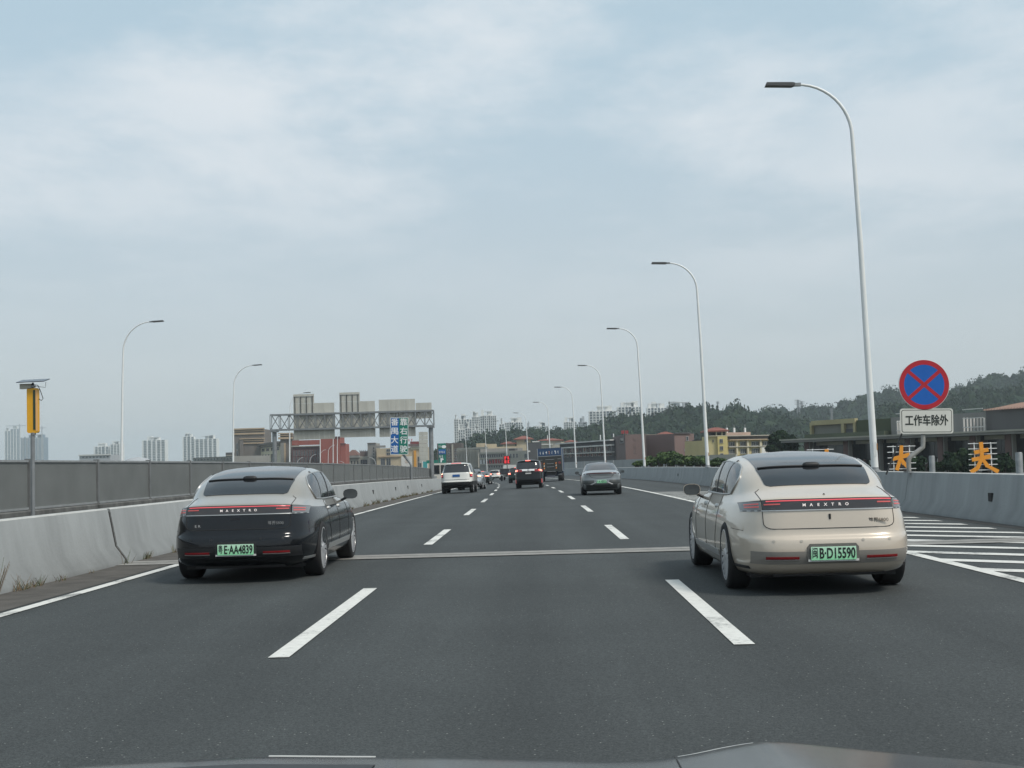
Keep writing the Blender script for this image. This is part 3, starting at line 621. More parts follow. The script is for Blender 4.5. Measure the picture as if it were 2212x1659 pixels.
SUVK = [(.45, .34, 4.70, .30, .84, .33, 6), (.12, .42, 4.92, .40, .95, .42, 6), (.02, .56, 5.0, .58, .99, .58, 6), (.0, .68, 5.03, .72, 1.0, .72, 6), (.05, .80, 5.02, .82, 1.0, .84, 6),
        (.08, .98, 4.95, .94, .99, .96, 6), (.10, 1.14, 4.75, 1.04, .985, 1.08, 6), (.12, 1.25, 3.95, 1.12, .965, 1.17, 5.5), (.19, 1.36, 3.72, 1.26, .925, 1.30, 5), (.30, 1.55, 3.38, 1.48, .865, 1.50, 4.6), (.40, 1.72, 3.04, 1.66, .80, 1.68, 4.4),
        (.34, 1.775, 2.9, 1.75, .765, 1.75, 4.4), (.42, 1.825, 2.6, 1.815, .66, 1.80, 4.4), (.9, 1.85, 2.1, 1.845, .4, 1.84, 4), (1.3, 1.86, 1.7, 1.86, .06, 1.86, 3)]
MPVK = [(.40, .26, 4.70, .24, .80, .26, 6), (.10, .33, 4.85, .32, .89, .32, 6), (.02, .48, 4.92, .46, .92, .48, 6), (.0, .62, 4.94, .60, .925, .62, 6), (.04, .76, 4.94, .74, .925, .76, 6),
        (.06, .95, 4.86, .88, .92, .92, 6), (.09, 1.12, 4.70, 1.02, .91, 1.05, 6), (.12, 1.26, 4.40, 1.16, .895, 1.18, 5.6), (.17, 1.42, 4.12, 1.36, .87, 1.36, 5.4), (.24, 1.60, 3.80, 1.56, .84, 1.56, 5.2), (.33, 1.76, 3.46, 1.72, .80, 1.72, 5),
        (.25, 1.82, 3.2, 1.80, .765, 1.79, 5), (.32, 1.88, 2.8, 1.875, .66, 1.85, 4.6), (.9, 1.915, 2.2, 1.91, .4, 1.90, 4), (1.3, 1.925, 1.7, 1.925, .06, 1.925, 3)]
def scaled(keys, sy, sx, sz):
    return [(a * sy, b * sz, c * sy, e * sz, f * sx, g * sz, n) for a, b, c, e, f, g, n in keys]
def vehicle(name, label, cat, X, d, keys, paint, rw, sw, belt, lamp, wheels, pl=None, group='traffic ahead on the road', skirt=None, yaw=0, mirrors=(.95, 3.2, 1.05), rimm=None, detail=True):
    """rw = rear window (t0, t1, half width at bottom, at top); sw = side window (t0, t1, y0, y1); lamp = list of (t0, t1, x0, x1, material)"""
    S = Surf(keys, 3.0); root = empty(name, road(X, d), heading(d) + yaw); root.rotation_euler.x = slope(d); root.rotation_euler.y = -math.atan(cross(d)); tag(root, label, cat, group)
    b = S.body(2, 72); b.m = [1 if (skirt and t < skirt) else 0 for t in b.T]
    bo = fix_normals(b.build('body', [paint, M_TRIM, M_TRIM], root)); y0, y1, r = wheels; w = S.k[:, 4].max()
    cut_arches(bo, [(w - .36, w + .3, y, r + .01, r + .04) for y in (y0, y1)] + [(-w - .3, -w + .36, y, r + .01, r + .04) for y in (y0, y1)])
    bo.data.polygons.foreach_set('use_smooth', [True] * len(bo.data.polygons)); bo.data.set_sharp_from_angle(angle=R(32))
    for y in (y0, y1):
        for sg in (1, -1): wheel(root, sg * (w - .035), y, r, .24, 1, rimm)
    z0 = S.k[0][1]; L_ = S.k[:, 2].max(); MB().box((-w * .75, .5, z0 - .03), (w * .75, L_ - .5, z0 + .1)).build('underbody_light_block', M_TRIM, root)  # added dark box that keeps light out from beneath the body
    t0, t1, x0, x1 = rw
    S.rp(t0, t1, lambda a: -(x0 + (x1 - x0) * a), lambda a: x0 + (x1 - x0) * a, .008, 10, 14).build('rear_window', M_GLASS, root, 60)
    S.fp(t0, t1, -x1, x1, .008, 8, 12).build('windscreen', M_GLASS, root, 60)
    a0, a1, ya, yb = sw
    for sg in (1, -1):
        wo = S.sp(a0, a1, lambda a: ya + .25 * a * a, lambda a: yb - .75 * a, sg, .008, 8, 16).build('side_window', M_GLASS, root, 60)
        S.sp(a0, a1, lambda a: (ya + yb) / 2 - .05 - .1 * a, lambda a: (ya + yb) / 2 + .03 - .1 * a, sg, .012, 6, 2).build('pillar', M_TRIM, wo)
        mirror(root, sg * (w + mirrors[0] - .85), mirrors[1], mirrors[2], paint, .10, .075)
        S.line([S.side(t, (ya + yb) / 2 + .02, sg) for t in np.linspace(2, a0, 10)], .004).build('panel_gap', M_GAP, bo)
    for la in lamp:
        (ta, tb, xa, xb, lm) = la[:5]; nm = la[5] if len(la) > 5 else 'tail_lamp'
        for sg in ((1, -1) if xa > 0 else (1,)):
            S.rp(ta, tb, min(sg * xa, sg * xb), max(sg * xa, sg * xb), .013 if len(la) < 7 else la[6], 4, 10).build(nm, lm, root, 60)
    if pl:
        z, wd, h, pm, txt, ink, c0 = pl
        ts = np.linspace(0, len(keys) - 1, 200); tt = min(ts, key=lambda t: abs(S.rear(t, 0).z - z) if t < len(keys) * .6 else 9)
        y = S.rear(tt, 0).y - .03; po = plate(root, 0, y, z, wd, h, pm, txt, ink, h * 1.08, .62, c0)
    root.location.z += .0
    return root, S
M_VAL = M_TRIM
P_GREY = car_paint('steel_grey_paint', (.20, .215, .22), .32, .55)
r_, S_ = vehicle('sedan', 'steel grey fastback sedan in front of the champagne limousine', 'car', 3.10, 62.0, scaled(SEDAN, 1.0, 1.01, 1.0), P_GREY, (9.2, 12.4, .66, .52), (9.1, 11.9, 1.15, 3.5), 9,
        [(5.9, 6.65, -.80, .80, mat('dark_red_lamp_bar', (.045, .012, .012), .15), 'lamp_bar'), (2.5, 3.7, .34, .86, mat('bumper_grey_plastic', (.045, .05, .05), .5), 'bumper_insert'), (1.2, 2.4, -.84, .84, mat('bumper_dark_plastic', (.022, .024, .024), .5), 'lower_valance')], (.95, 3.85, .345), (.62, .44, .14, M_PGREEN, 'A·X8025', mat('green_ink', (.01, .10, .04), .5), '粤'), mirrors=(.98, 3.1, 1.02))
for sg in (1, -1):
    q0, q1, q2 = S_.rear(3.0, sg * .26), S_.rear(2.45, sg * .44), S_.rear(2.45, sg * .80)
    S_.line([q + Vector((0, -.02, 0)) for q in (q0, q1, q2)], [.022, .030, .018], 6).build('chrome_blade', mat('satin_silver_blade', (.5, .5, .5), .3, .6), r_, 50)
pts = [S_.rear(5.85, -.55), S_.rear(5.3, -.53), S_.rear(4.6, -.45), S_.rear(4.4, -.25), S_.rear(4.35, 0), S_.rear(4.4, .25), S_.rear(4.6, .45), S_.rear(5.3, .53), S_.rear(5.85, .55)]
S_.line([q + Vector((0, -.004, 0)) for q in pts], .008, 6).build('panel_gap', M_GAP, r_)
P_WHITE = car_paint('white_paint', (.66, .65, .61), .3, .0); P_DARK = mat('black_paint', (.007, .007, .008), .15, 0, spec=.4); P_SILV = car_paint('silver_paint', (.42, .44, .46), .3, .6)
P_GRN = mat('dark_green_paint', (.008, .018, .018), .2, 0, spec=.4)
r_, S_ = vehicle('suv', 'boxy white SUV with black lower bumper beside the left barrier', 'suv', -4.42, 82.0, SUVK, P_WHITE, (7.1, 10.6, .80, .68), (7.2, 10.3, .5, 3.75), 7,
        [(4.9, 6.95, .80, .93, mat('dark_lamp_glass', (.05, .01, .01), .15)), (6.3, 6.9, .81, .93, M_BRAKEHOT, 'brake_light', .02), (5.2, 5.9, .84, .92, M_REDLIT, 'light_strip', .02), (1.6, 3.1, -.93, .93, M_TRIM, 'lower_bumper'),
         (4.1, 4.22, -.78, .78, M_GAP, 'panel_gap')], (1.0, 3.92, .39), (1.07, .44, .14, M_PBLUE, '', M_WHITE, None), skirt=2.6, mirrors=(1.02, 3.45, 1.2))
S_.rp(11.4, 11.9, -.30, .30, .012, 2, 8).build('brake_light', M_REDLIT, r_)
q = S_.rear(5.95, .0)
for k in range(6): MB().box((-.18 + k * .062, q.y - .045, 1.03), (-.14 + k * .062, q.y - .038, 1.11)).build('plate_mark', M_PWHITE, r_)
r_, S_ = vehicle('minivan', 'black minivan with wide chrome strip in the middle lane', 'minivan', .03, 91.6, MPVK, P_DARK, (7.35, 10.5, .76, .70), (7.3, 10.2, .4, 4.0), 7,
        [(6.0, 7.1, .42, .90, M_RED), (6.4, 7.05, .70, .89, M_BRAKE, 'brake_light', .02), (6.5, 6.85, .78, .86, M_BRAKEHOT, 'brake_light', .026), (6.35, 7.2, -.60, .60, mat('bright_strip', (.80, .80, .80), .3), 'chrome_strip', .01), (1.2, 3.0, .84, .90, mat('dim_red_strip', (.45, .08, .08), .3), 'reflector')],
        (.95, 3.9, .345), (1.06, .44, .22, M_PBLACK, '', M_WHITE, None), mirrors=(.98, 3.6, 1.15))
S_.rp(11.3, 11.8, -.16, .16, .012, 2, 6).build('brake_light', M_BRAKE, r_)
q = S_.rear(5.7, .0)
for k in range(7): MB().box((-.19 + k * .056, q.y - .045, .97), (-.148 + k * .056, q.y - .038, 1.04)).build('plate_mark', M_WHITE, r_)
for k in range(6): MB().box((-.16 + k * .056, q.y - .045, 1.09), (-.125 + k * .056, q.y - .038, 1.14)).build('plate_mark', mat('dull_white_mark', (.35, .35, .35), .5), r_)
q = S_.rear(6.8, 0); MB().lathe([(-.005, .06), (.0, .06), (.0, .045), (-.005, .045)], 'y', (q.x, q.y - .03, q.z), 16, closed=True).build('emblem', M_TRIM, r_)
vehicle('sedan', 'silver sedan half hidden behind the white SUV', 'car', -4.15, 98.0, SEDAN, P_SILV, (9.2, 12.4, .66, .52), (9.1, 11.9, 1.15, 3.5), 9, [(5.6, 6.7, .55, .88, M_RED), (5.8, 6.5, .60, .82, M_BRAKEHOT, 'brake_light', .02), (1.3, 2.2, -.8, .8, M_TRIM, 'lower_valance')], (.95, 3.85, .335))
vehicle('sedan', 'dark green sedan with red brake lamps further up the left lane', 'car', -4.0, 148.0, SEDAN, P_GRN, (9.2, 12.4, .66, .52), (9.1, 11.9, 1.15, 3.5), 9, [(5.4, 6.7, .42, .86, M_BRAKE), (5.8, 6.4, .5, .8, M_BRAKEHOT, 'brake_light', .02), (12.5, 12.9, -.2, .2, M_BRAKE, 'brake_light', .02), (1.3, 2.2, -.8, .8, M_TRIM, 'lower_valance')], (.95, 3.85, .335))
SUVS = scaled(SUVK, .93, .95, .90)
vehicle('suv', 'black SUV far ahead in the left lane', 'suv', -3.9, 236.0, SUVS, P_DARK, (7.1, 10.6, .76, .64), (7.2, 10.3, .5, 3.5), 7, [(5.6, 6.6, .55, .90, M_BRAKE), (5.2, 5.45, -.4, .4, mat('bright_strip', (.80, .80, .80), .3), 'chrome_strip', .02), (2.2, 2.6, -.6, .6, MATS['bright_strip'], 'bumper_trim', .02)], (.93, 3.65, .35))
vehicle('suv', 'white SUV with red lamps far ahead in the middle lane', 'suv', -.1, 222.0, SUVS, P_WHITE, (7.1, 10.6, .76, .64), (7.2, 10.3, .5, 3.5), 7, [(5.4, 6.8, .45, .90, M_BRAKE), (5.8, 6.4, .5, .85, M_BRAKEHOT, 'brake_light', .02), (1.4, 2.6, -.8, .8, M_TRIM, 'lower_bumper')], (.93, 3.65, .35))
vehicle('suv', 'dark teal SUV half hidden behind the black minivan', 'suv', -.15, 147.0, SUVS, P_GRN, (7.1, 10.6, .76, .64), (7.2, 10.3, .5, 3.5), 7, [(5.4, 6.8, .62, .92, M_BRAKE), (5.9, 6.5, .68, .88, M_BRAKEHOT, 'brake_light', .02), (11.4, 11.9, -.2, .2, M_BRAKE, 'brake_light')], (.93, 3.65, .35), (.92, .44, .14, M_PWHITE, '', M_WHITE, None))
# -------------------------------------------------------------------------- box truck with tail lift
def truck(X, d):
    root = empty('box_truck', road(X, d), heading(d)); root.rotation_euler.x = slope(d); root.rotation_euler.y = -math.atan(cross(d)); tag(root, 'blue box truck with folded dark tail lift in the right lane', 'truck', 'traffic ahead on the road')
    M_BLUE = mat('truck_blue_paint', (.018, .045, .10), .45); M_LIFT = mat('dirty_lift_steel', (.035, .037, .035), .6, .3, var=.4, scale=6)
    MB().box((-1.22, .12, 1.0), (1.22, 7.2, 3.35)).build('cargo_box', M_BLUE, root)
    for sg in (-1, 1): MB().box((sg * 1.22 - .035, .06, 1.0), (sg * 1.22 + .035, .14, 3.37)).build('box_frame', mat('grey_frame_steel', (.30, .31, .32), .5, .3), root)
    MB().box((-1.185, .06, 3.28), (1.185, .14, 3.37)).build('box_frame', M_BLUE, root)
    MB().box((-1.185, .07, 2.62), (1.185, .118, 3.27)).build('name_board', mat('truck_blue_board', (.016, .05, .12), .4), root)
    for k, w_ in enumerate((.10, .10, .14, .12, .08, .16, .1)):
        x = -1.0 + k * .30; mb = MB(); random.seed(k)
        for j in range(3): mb.box((x + random.uniform(0, w_ * .6), .055, 2.78 + j * .10), (x + w_ * .5 + random.uniform(.02, w_ * .5), .069, 2.78 + j * .10 + random.uniform(.05, .1)))
        mb.build('painted_mark', M_WHITE if k != 3 else mat('orange_mark', (.55, .25, .12), .5), root)
    lift = MB().box((-1.17, -.10, 1.02), (1.17, .05, 2.58)).build('tail_lift', M_LIFT, root)
    MB().box((-1.16, -.13, 2.53), (1.16, -.102, 2.585)).build('lift_edge', MATS['grey_frame_steel'], lift)
    for x0, x1, z in ((-1.1, -.75, 2.18), (-.45, .45, 2.2), (.75, 1.1, 2.22), (-.35, .35, 1.78), (-.35, .4, 1.46), (-.35, .55, .98)):
        MB().box((x0, -.125, z), (x1, -.104, z + .035)).build('lift_bar', MATS['grey_frame_steel'], lift)
    for sg in (-1, 1):
        for k in range(3): MB().prism([(sg * .60 - .06, 1.25 + k * .24), (sg * .60 + .05, 1.30 + k * .24), (sg * .60 + .05, 1.45 + k * .24), (sg * .60 - .06, 1.40 + k * .24)], -.128, -.104).build('warning_stripe', mat('orange_reflective', (.65, .22, .05), .4) if k % 2 == 0 else mat('white_reflective', (.6, .5, .42), .4), lift)
        MB().lathe([(-.13, .001), (-.13, .14), (-.104, .14)], 'y', (sg * .95, 0, 1.85), 16).build('round_reflector', mat('dull_red_disc', (.16, .03, .03), .5), lift)
        MB().box((sg * .95 - .14, -.02, 1.10), (sg * .95 + .14, .0, 1.18)).build('tail_lamp', M_RED, root)
        for z in (.92, .66): MB().box((sg * .92 - .2, .1, z), (sg * .92 + .2, .16, z + .05)).build('bumper_bar', MATS['grey_frame_steel'], root)
        for y in (1.9, 6.2): wheel(root, sg * 1.18, y, .42, .5 if y < 3 else .28, 1, M_TRIM)
    MB().box((-.45, .2, .62), (.45, 7.0, 1.0)).build('chassis', M_TRIM, root); MB().box((-.42, .12, .42), (.42, .2, .62)).build('plate_board', mat('dull_plate', (.12, .12, .14), .6), root)
    cab = MB().prism([(-1.1, .5), (1.1, .5), (1.12, 1.6), (1.0, 2.5), (-1.0, 2.5), (-1.12, 1.6)], 7.3, 9.0).build('cab', M_BLUE, root)
    MB().box((-.95, 9.0, 1.5), (.95, 9.02, 2.3)).build('windscreen', M_GLASS, cab)
    for sg in (-1, 1): MB().box((sg * 1.20 - .012, .5, 1.02), (sg * 1.22 + .012, 7.1, 1.07)).build('side_rail', MATS['grey_frame_steel'], root)
truck(3.12, 137.5)
def led_truck(X, d):
    root = empty('message_truck', road(X, d), heading(d)); tag(root, 'red lit message board raised above a truck behind the minivan', 'truck', 'traffic ahead on the road')
    MB().box((-1.0, 0, .9), (1.0, 4.2, 1.7)).build('flatbed', mat('truck_dark_paint', (.03, .03, .035), .5), root); MB().prism([(-1.0, .5), (1.0, .5), (1.0, 1.5), (.9, 2.2), (-.9, 2.2), (-1.0, 1.5)], 4.3, 6.0).build('cab', P_WHITE, root)
    MB().box((-.06, .5, 1.7), (.06, .62, 2.4)).build('mast', M_POST, root)
    bd = MB().box((-.46, .35, 2.35), (.46, .49, 3.5)).build('message_board', M_TRIM, root)
    for i in (-1, 1):
        for k in (0, 1):
            mb = MB(); random.seed(i * 3 + k + 20)
            for a in range(4):
                z = 2.46 + k * .54 + a * .115; mb.box((i * .22 - .17, .335, z), (i * .22 + random.choice((.06, .17)), .349, z + .055))
            mb.box((i * .22 - .03, .335, 2.45 + k * .54), (i * .22 + .03, .3495, 2.88 + k * .54)); mb.build('led_character', mat('red_led', (.5, .02, .02), .4, emit=(1, .05, .06), estr=.6), bd)
    for sg in (-1, 1):
        for y in (1.0, 4.9): wheel(root, sg * .98, y, .38, .24, 1, M_TRIM)
led_truck(.15, 190)
# oncoming bus beyond the end of the fence
def bus(p, rz):
    root = empty('minibus', p, rz); tag(root, 'pale oncoming minibus beyond the end of the panel fence', 'bus')
    S = MB().box((-1.05, 0, .45), (1.05, 6.5, 2.75)).build('body', mat('cream_bus_paint', (.55, .52, .47), .4), root)
    for x0, x1 in ((-.95, -.08), (.08, .95)): MB().box((x0, -.03, 1.35), (x1, -.004, 2.5)).build('windscreen', M_GLASS, root)
    for y in np.arange(.4, 6.2, 1.0): 
        for sg in (-1, 1): MB().box((sg * 1.05 - .02, y, 1.4), (sg * 1.05 + .02, y + .85, 2.3)).build('side_window', M_GLASS, root)
    for sg in (-1, 1):
        MB().box((sg * .78 - .16, -.03, .75), (sg * .78 + .16, -.004, .95)).build('headlight', M_CLEAR, root)
        for y in (1.2, 5.2): wheel(root, sg * 1.04, y, .40, .25, 1, M_TRIM)
p = at(951, 1016, 176); bus((p.x, p.y, road2(0, 176, -.15).z), R(4))
r_, S_ = vehicle('car', 'white oncoming car below the green exit sign', 'car', 0, 160, SEDAN, P_WHITE, (9.2, 12.4, .66, .52), (9.1, 11.9, 1.15, 3.5), 9, [(6.2, 6.9, .6, .85, M_CLEAR, 'lamp')], (.95, 3.85, .335), group='oncoming traffic')
p = at(938, 1025, 172); r_.location = (p.x - 1.4, p.y - 6, road2(0, 165, -.15).z); r_.rotation_euler = (0, 0, math.pi + R(3))
# -------------------------------------------------------------------------- bonnet of the car the photograph was taken from
def bonnet():
    root = empty('camera_car', (0, 1.3, 0)); tag(root, 'dark bonnet of the car at the bottom edge of the picture', 'car')
    P_ = mat('dark_slate_paint', (.022, .025, .027), .17, 0, spec=.5); nx, ny = 96, 34
    px = [-1.0, -.96, -.887, -.663, -.454, -.327, -.142, .005, .101, .167, .226, .271, .329, .373, .446, .519, .591, .664, .736, .86, .96, 1.0]
    pz = [.90, .99, 1.048, 1.058, 1.064, 1.060, 1.055, 1.048, 1.043, 1.045, 1.053, 1.062, 1.070, 1.067, 1.058, 1.049, 1.041, 1.033, 1.022, 1.0, .95, .90]
    top = lambda x: .0115 + float(np.mean([np.interp(x + e, px, pz) for e in np.linspace(-.018, .018, 7)]))
    def z_(x, y): return top(x) + .10 * (.9 - y) * (1 - .1 * abs(x)) - 1.35 * max(0, y - .80) ** 2
    V_ = []; F_ = []; w = nx + 1
    for j in range(ny + 1):
        y = .02 + 1.18 * j / ny
        for i in range(nx + 1): x = -.98 + 1.96 * i / nx; V_.append((x, y, z_(x, y)))
    for j in range(ny):
        for i in range(nx): F_.append((j * w + i, j * w + i + 1, (j + 1) * w + i + 1, (j + 1) * w + i))
    o = len(V_); front = [ny * w + i for i in range(nx + 1)]; right = [j * w + nx for j in range(ny, -1, -1)]; left = [j * w for j in range(ny + 1)]; loop = left + front[1:] + right[1:]
    for a in loop: x, y, z = V_[a]; V_.append((x, y + (.05 if y > 1.15 else 0), .30))
    for k in range(len(loop) - 1): F_.append((loop[k], loop[k + 1], o + k + 1, o + k))
    bo = fix_normals(MB().add(V_, F_).build('bonnet', P_, root)); bo.data.polygons.foreach_set('use_smooth', [True] * len(bo.data.polygons)); bo.data.set_sharp_from_angle(angle=R(40))
    MB().box((-.78, .25, .16), (.78, 1.0, .34)).build('underbody_light_block', M_TRIM, root)  # same added light-blocking box, here beneath the bonnet shell
    for sg in (-1, 1): wheel(root, sg * 1.0, .35, .34, .23, 1)
    MB().tube([(.165 + .03 * k / 12, .05 + .95 * k / 12, z_(.165 + .03 * k / 12, .05 + .95 * k / 12) - .0005) for k in range(13)], .0018, 6).build('shut_line', M_GAP, root)
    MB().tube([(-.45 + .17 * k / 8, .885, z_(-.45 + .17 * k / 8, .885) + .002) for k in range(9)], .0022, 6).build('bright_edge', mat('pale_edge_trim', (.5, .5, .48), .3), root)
    vb = MB(); vv = [(-.60 + .34 * k / 16, y_, z_(-.60 + .34 * k / 16, y_) + h_) for k in range(17) for y_, h_ in ((.60, .0005), (.60, .0015), (.72, .0015), (.72, .0005))]
    vb.add(vv, [(4 * k + a, 4 * k + (a + 1) % 4, 4 * k + 4 + (a + 1) % 4, 4 * k + 4 + a) for k in range(16) for a in range(4)]).build('bonnet_vent', M_TRIM, root)
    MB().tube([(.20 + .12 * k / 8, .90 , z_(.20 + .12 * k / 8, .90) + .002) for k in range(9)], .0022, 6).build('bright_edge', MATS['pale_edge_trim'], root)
bonnet()
# ================================================================== street furniture
M_LWHITE = mat('white_lamp_post_paint', (.72, .73, .72), .4, var=.06, scale=2)
M_LHEAD = mat('dark_lamp_housing', (.07, .07, .07), .5); M_RUST = mat('rusty_band', (.30, .16, .06), .9, var=.5, scale=14)
M_GALV = mat('galvanised_steel', (.24, .25, .255), .5, .4, var=.2, scale=3)
M_SIGNBACK = mat('weathered_sign_back', (.50, .485, .43), .55, .25, var=.16, scale=1.2, streak=True)
def lamp_post(h, reach, lean, band):
    """post leaning slightly, curved arm and flat luminaire; arm points to -x"""
    root = empty('street_lamp', (0, 0, 0)); a = reach - .85
    pts = [(0, 0, 0), (-lean * h * .3, 0, h * .3), (-lean * h * .6, 0, h * .6), (-lean * h, 0, h - a * 1.02)]
    for k in range(1, 13):
        t = math.pi / 2 * k / 12; pts.append((-lean * h - a * (1 - math.cos(t)), 0, h - a * 1.02 + a * 1.02 * math.sin(t) - .02 * k / 12))
    rr = [.105 - .055 * min(1, i / 5) for i in range(4)]; rr = [.105, .09, .075, .058] + [.055 - .018 * k / 12 for k in range(1, 13)]
    MB().tube(pts, rr, 14).build('pole', M_LWHITE, root, 50)
    e = Vector(pts[-1]); hd = MB(); x0 = e.x
    hd.prism([(x0 - .86, e.z + .075), (x0 - .90, e.z - .02), (x0 - .12, e.z - .055), (x0 - .05, e.z - .03), (x0 - .05, e.z + .035), (x0 - .12, e.z + .05)], -.13, .13).build('luminaire', M_LHEAD, root)
    MB().box((x0 - .06, -.05, e.z - .045), (x0 + .14, .05, e.z + .045)).build('bracket', M_GALV, root)
    MB().lathe([(0, .17), (.03, .17), (.05, .12), (.12, .11)], 'z', n=14).build('base_flange', M_GALV, root, 40)
    MB().box((-.045, -.115, .45), (.045, -.09, .85)).build('access_door', M_LWHITE, root)
    if band: MB().lathe([(.62, .1035), (.74, .1035), (.80, .1025)], 'z', n=14, mi=0).build('rust_band', M_RUST, root, True)
    return root
proto = None; names = ['nearest tall white street lamp behind the right barrier', 'second tall white street lamp along the right barrier', 'third tall white street lamp along the right barrier', 'fourth white street lamp along the right barrier',
         'fifth white street lamp along the right barrier, right of the truck', 'sixth white street lamp on the right, above the truck', 'seventh white street lamp on the right, left of the truck', 'eighth white street lamp on the right, above the white SUV far ahead', 'ninth street lamp on the right, between the far cars', 'tenth and farthest street lamp of the right row']
spots = [(9.70, 39.4), (9.70, 75.0), (9.70, 110.6), (9.70, 150.), (9.70, 189.), (9.70, 228.), (9.7, 266.), (9.7, 304.), (9.7, 343.), (9.7, 382.)]
for i, (X, d) in enumerate(spots):
    if proto is None: proto = lamp_post(11.35, 2.42, .022, True); o = proto
    else: o = copy_tree(proto)
    o.location = road(X, d, 1.0); o.rotation_euler = (0, 0, heading(d)); tag(o, names[i], 'street lamp', 'street lamps along the right barrier')
lproto = None
lspots = [(262, 96, 698, 'leftmost white street lamp beyond the panel fence'), (503, 138, 791, 'white street lamp left of the sign gantry beyond the fence'), (625, 186, 850, 'white street lamp standing behind the left end of the gantry'),
          (691, 238, 893, 'white street lamp in front of the red building, behind the gantry'), (719, 282, 912, 'slim white street lamp right of the red building front'), (728, 318, 925, 'far white street lamp beside another at the red building')]
for u, d, vt, lab in lspots:
    if lproto is None: lproto = lamp_post(11.6, 2.9, .02, False); o = lproto
    else: o = copy_tree(lproto)
    p = at(u, 1000, d); q = at(u, vt, d); o.location = (p.x, d, q.z - 11.55); o.rotation_euler = (0, 0, math.pi + heading(d)); o.scale = (1, -1, 1); tag(o, lab, 'street lamp', 'street lamps of the opposite road')
for u, d, vt, lab in ((640, 340, 989, 'small white street lamp just above the fence, leftmost of the low ones'), (668, 330, 982, 'small white street lamp in front of the dark red windows'), (690, 345, 972, 'small white lamp arm left of the brick red wall'), (708, 320, 962, 'taller curved white lamp before the brick red wall'), (813, 350, 988, 'small white lamp with arm to the left, before the beige house'), (748, 360, 996, 'lowest small white street lamp above the fence')):
    o = copy_tree(lproto); p = at(u, 1000, d); q = at(u, vt, d); h = 11.55 * .8; o.location = (p.x, d, q.z - h); o.scale = (.8, -.8, .8); o.rotation_euler = (0, 0, math.pi if u < 730 else 0); tag(o, lab, 'street lamp', 'low street lamps of the slip road')
# ------------------------------------------------------------------ no-stopping sign on its bent post
def stop_sign():
    d = 35.6; s = d / F; c = at(1996.3, 831, d); foot = road(9.66, d, 1.0); root = empty('no_stopping_sign', foot); tag(root, 'round blue and red no stopping sign with white plate on bent post', 'road sign')
    L_ = lambda u, v, dy=0: at(u, v, d) - foot + Vector((0, dy, 0)); r = 54 * s; cc = L_(1996.3, 831)
    tilt = R(1.2)
    disc = MB().lathe([(0, .001), (0, r), (.012, r + .006), (.02, r + .006), (.02, .001)], 'y', n=56).build('disc', mat('white_sign_edge', (.6, .6, .6), .4), root, 30, cc)
    fix_normals(disc); disc.rotation_euler = (0, tilt, 0)
    MRED = mat('sign_red', (.42, .010, .022), .35, var=.06, scale=4); MBLU = mat('sign_blue', (.002, .10, .42), .35, var=.05, scale=4)
    MB().lathe([(-.004, .985 * r), (-.004, .80 * r), (.004, .80 * r), (.004, .985 * r)], 'y', n=56, closed=True).build('red_ring', MRED, disc)
    MB().lathe([(-.002, .001), (-.002, .81 * r), (.003, .81 * r)], 'y', n=56).build('blue_field', MBLU, disc)
    for a in (R(41), R(-41)):
        w = .068 * r; l = .83 * r; ca, sa = math.cos(a), math.sin(a)
        MB().add([(x * ca - z * sa, y, x * sa + z * ca) for y in (-.0052 - (.0008 if a > 0 else 0), .003) for x, z in ((-l, -w), (l, -w), (l, w), (-l, w))], [(0, 1, 2, 3), (7, 6, 5, 4), (0, 4, 5, 1), (1, 5, 6, 2), (2, 6, 7, 3), (3, 7, 4, 0)]).build('cross_bar', MRED, disc)
    W, H = 113 * s / 2, 54 * s / 2; pc = L_(2001.8, 909.5)
    def rrect(W, H, r_, y0, y1, n=6):
        P_ = []
        for cx, cz, a0 in ((W - r_, H - r_, 0), (-W + r_, H - r_, 90), (-W + r_, -H + r_, 180), (W - r_, -H + r_, 270)):
            for k in range(n + 1): a = R(a0 + 90 * k / n); P_.append((cx + r_ * math.cos(a), cz + r_ * math.sin(a)))
        return MB().prism(P_, y0, y1)
    pl = rrect(W, H, .07, 0, .02).build('plate', mat('cream_sign_plate', (.62, .61, .56), .4, var=.05), root, loc=pc); fix_normals(pl); pl.rotation_euler = (0, tilt, 0)
    o1 = rrect(W - .035, H - .035, .055, -.003, .002).build('black_border', M_INK, pl); fix_normals(o1)
    o2 = rrect(W - .050, H - .050, .045, -.0045, .001).build('plate_face', MATS['cream_sign_plate'], pl); fix_normals(o2)
    text('工作车除外', .30, M_INK, pl, (0, -.007, 0), ext=.002, fit=1.10, thick=.006)
    g = .065
    pts = [Vector((foot.x - foot.x, 0, 0)), L_(1964.7, 1000), L_(1966, 990), L_(1971, 985), L_(1992, 969), L_(1995.5, 966), L_(1996, 958), L_(1997, 900), L_(1997, 800)]
    pts[0] = Vector((pts[1].x, 0, -.02)); pts = [Vector((p.x, .09, p.z)) for p in pts]
    MB().tube(pts, [.06] * 9, 14).build('post', mat('grey_painted_pipe', (.27, .265, .25), .5, var=.2, scale=6), root, 45)
    for v in (812, 850, 895, 925): 
        p = L_(1997, v); MB().box((p.x - .12, .015, p.z - .025), (p.x + .12, .16, p.z + .025)).build('clamp', M_GALV, root)
    MB().lathe([(-.02, .14), (.02, .14)], 'z', (pts[0].x, .09, 0), 16).build('base_flange', M_GALV, root)
    q0 = L_(1920, 1010); q1 = L_(1947, 937); MB().tube([Vector((q0.x, .3, -.05)), Vector((q1.x + .05, .12, q1.z + .02))], .024, 8).build('brace', mat('dark_brace', (.06, .06, .06), .7), root)
stop_sign()
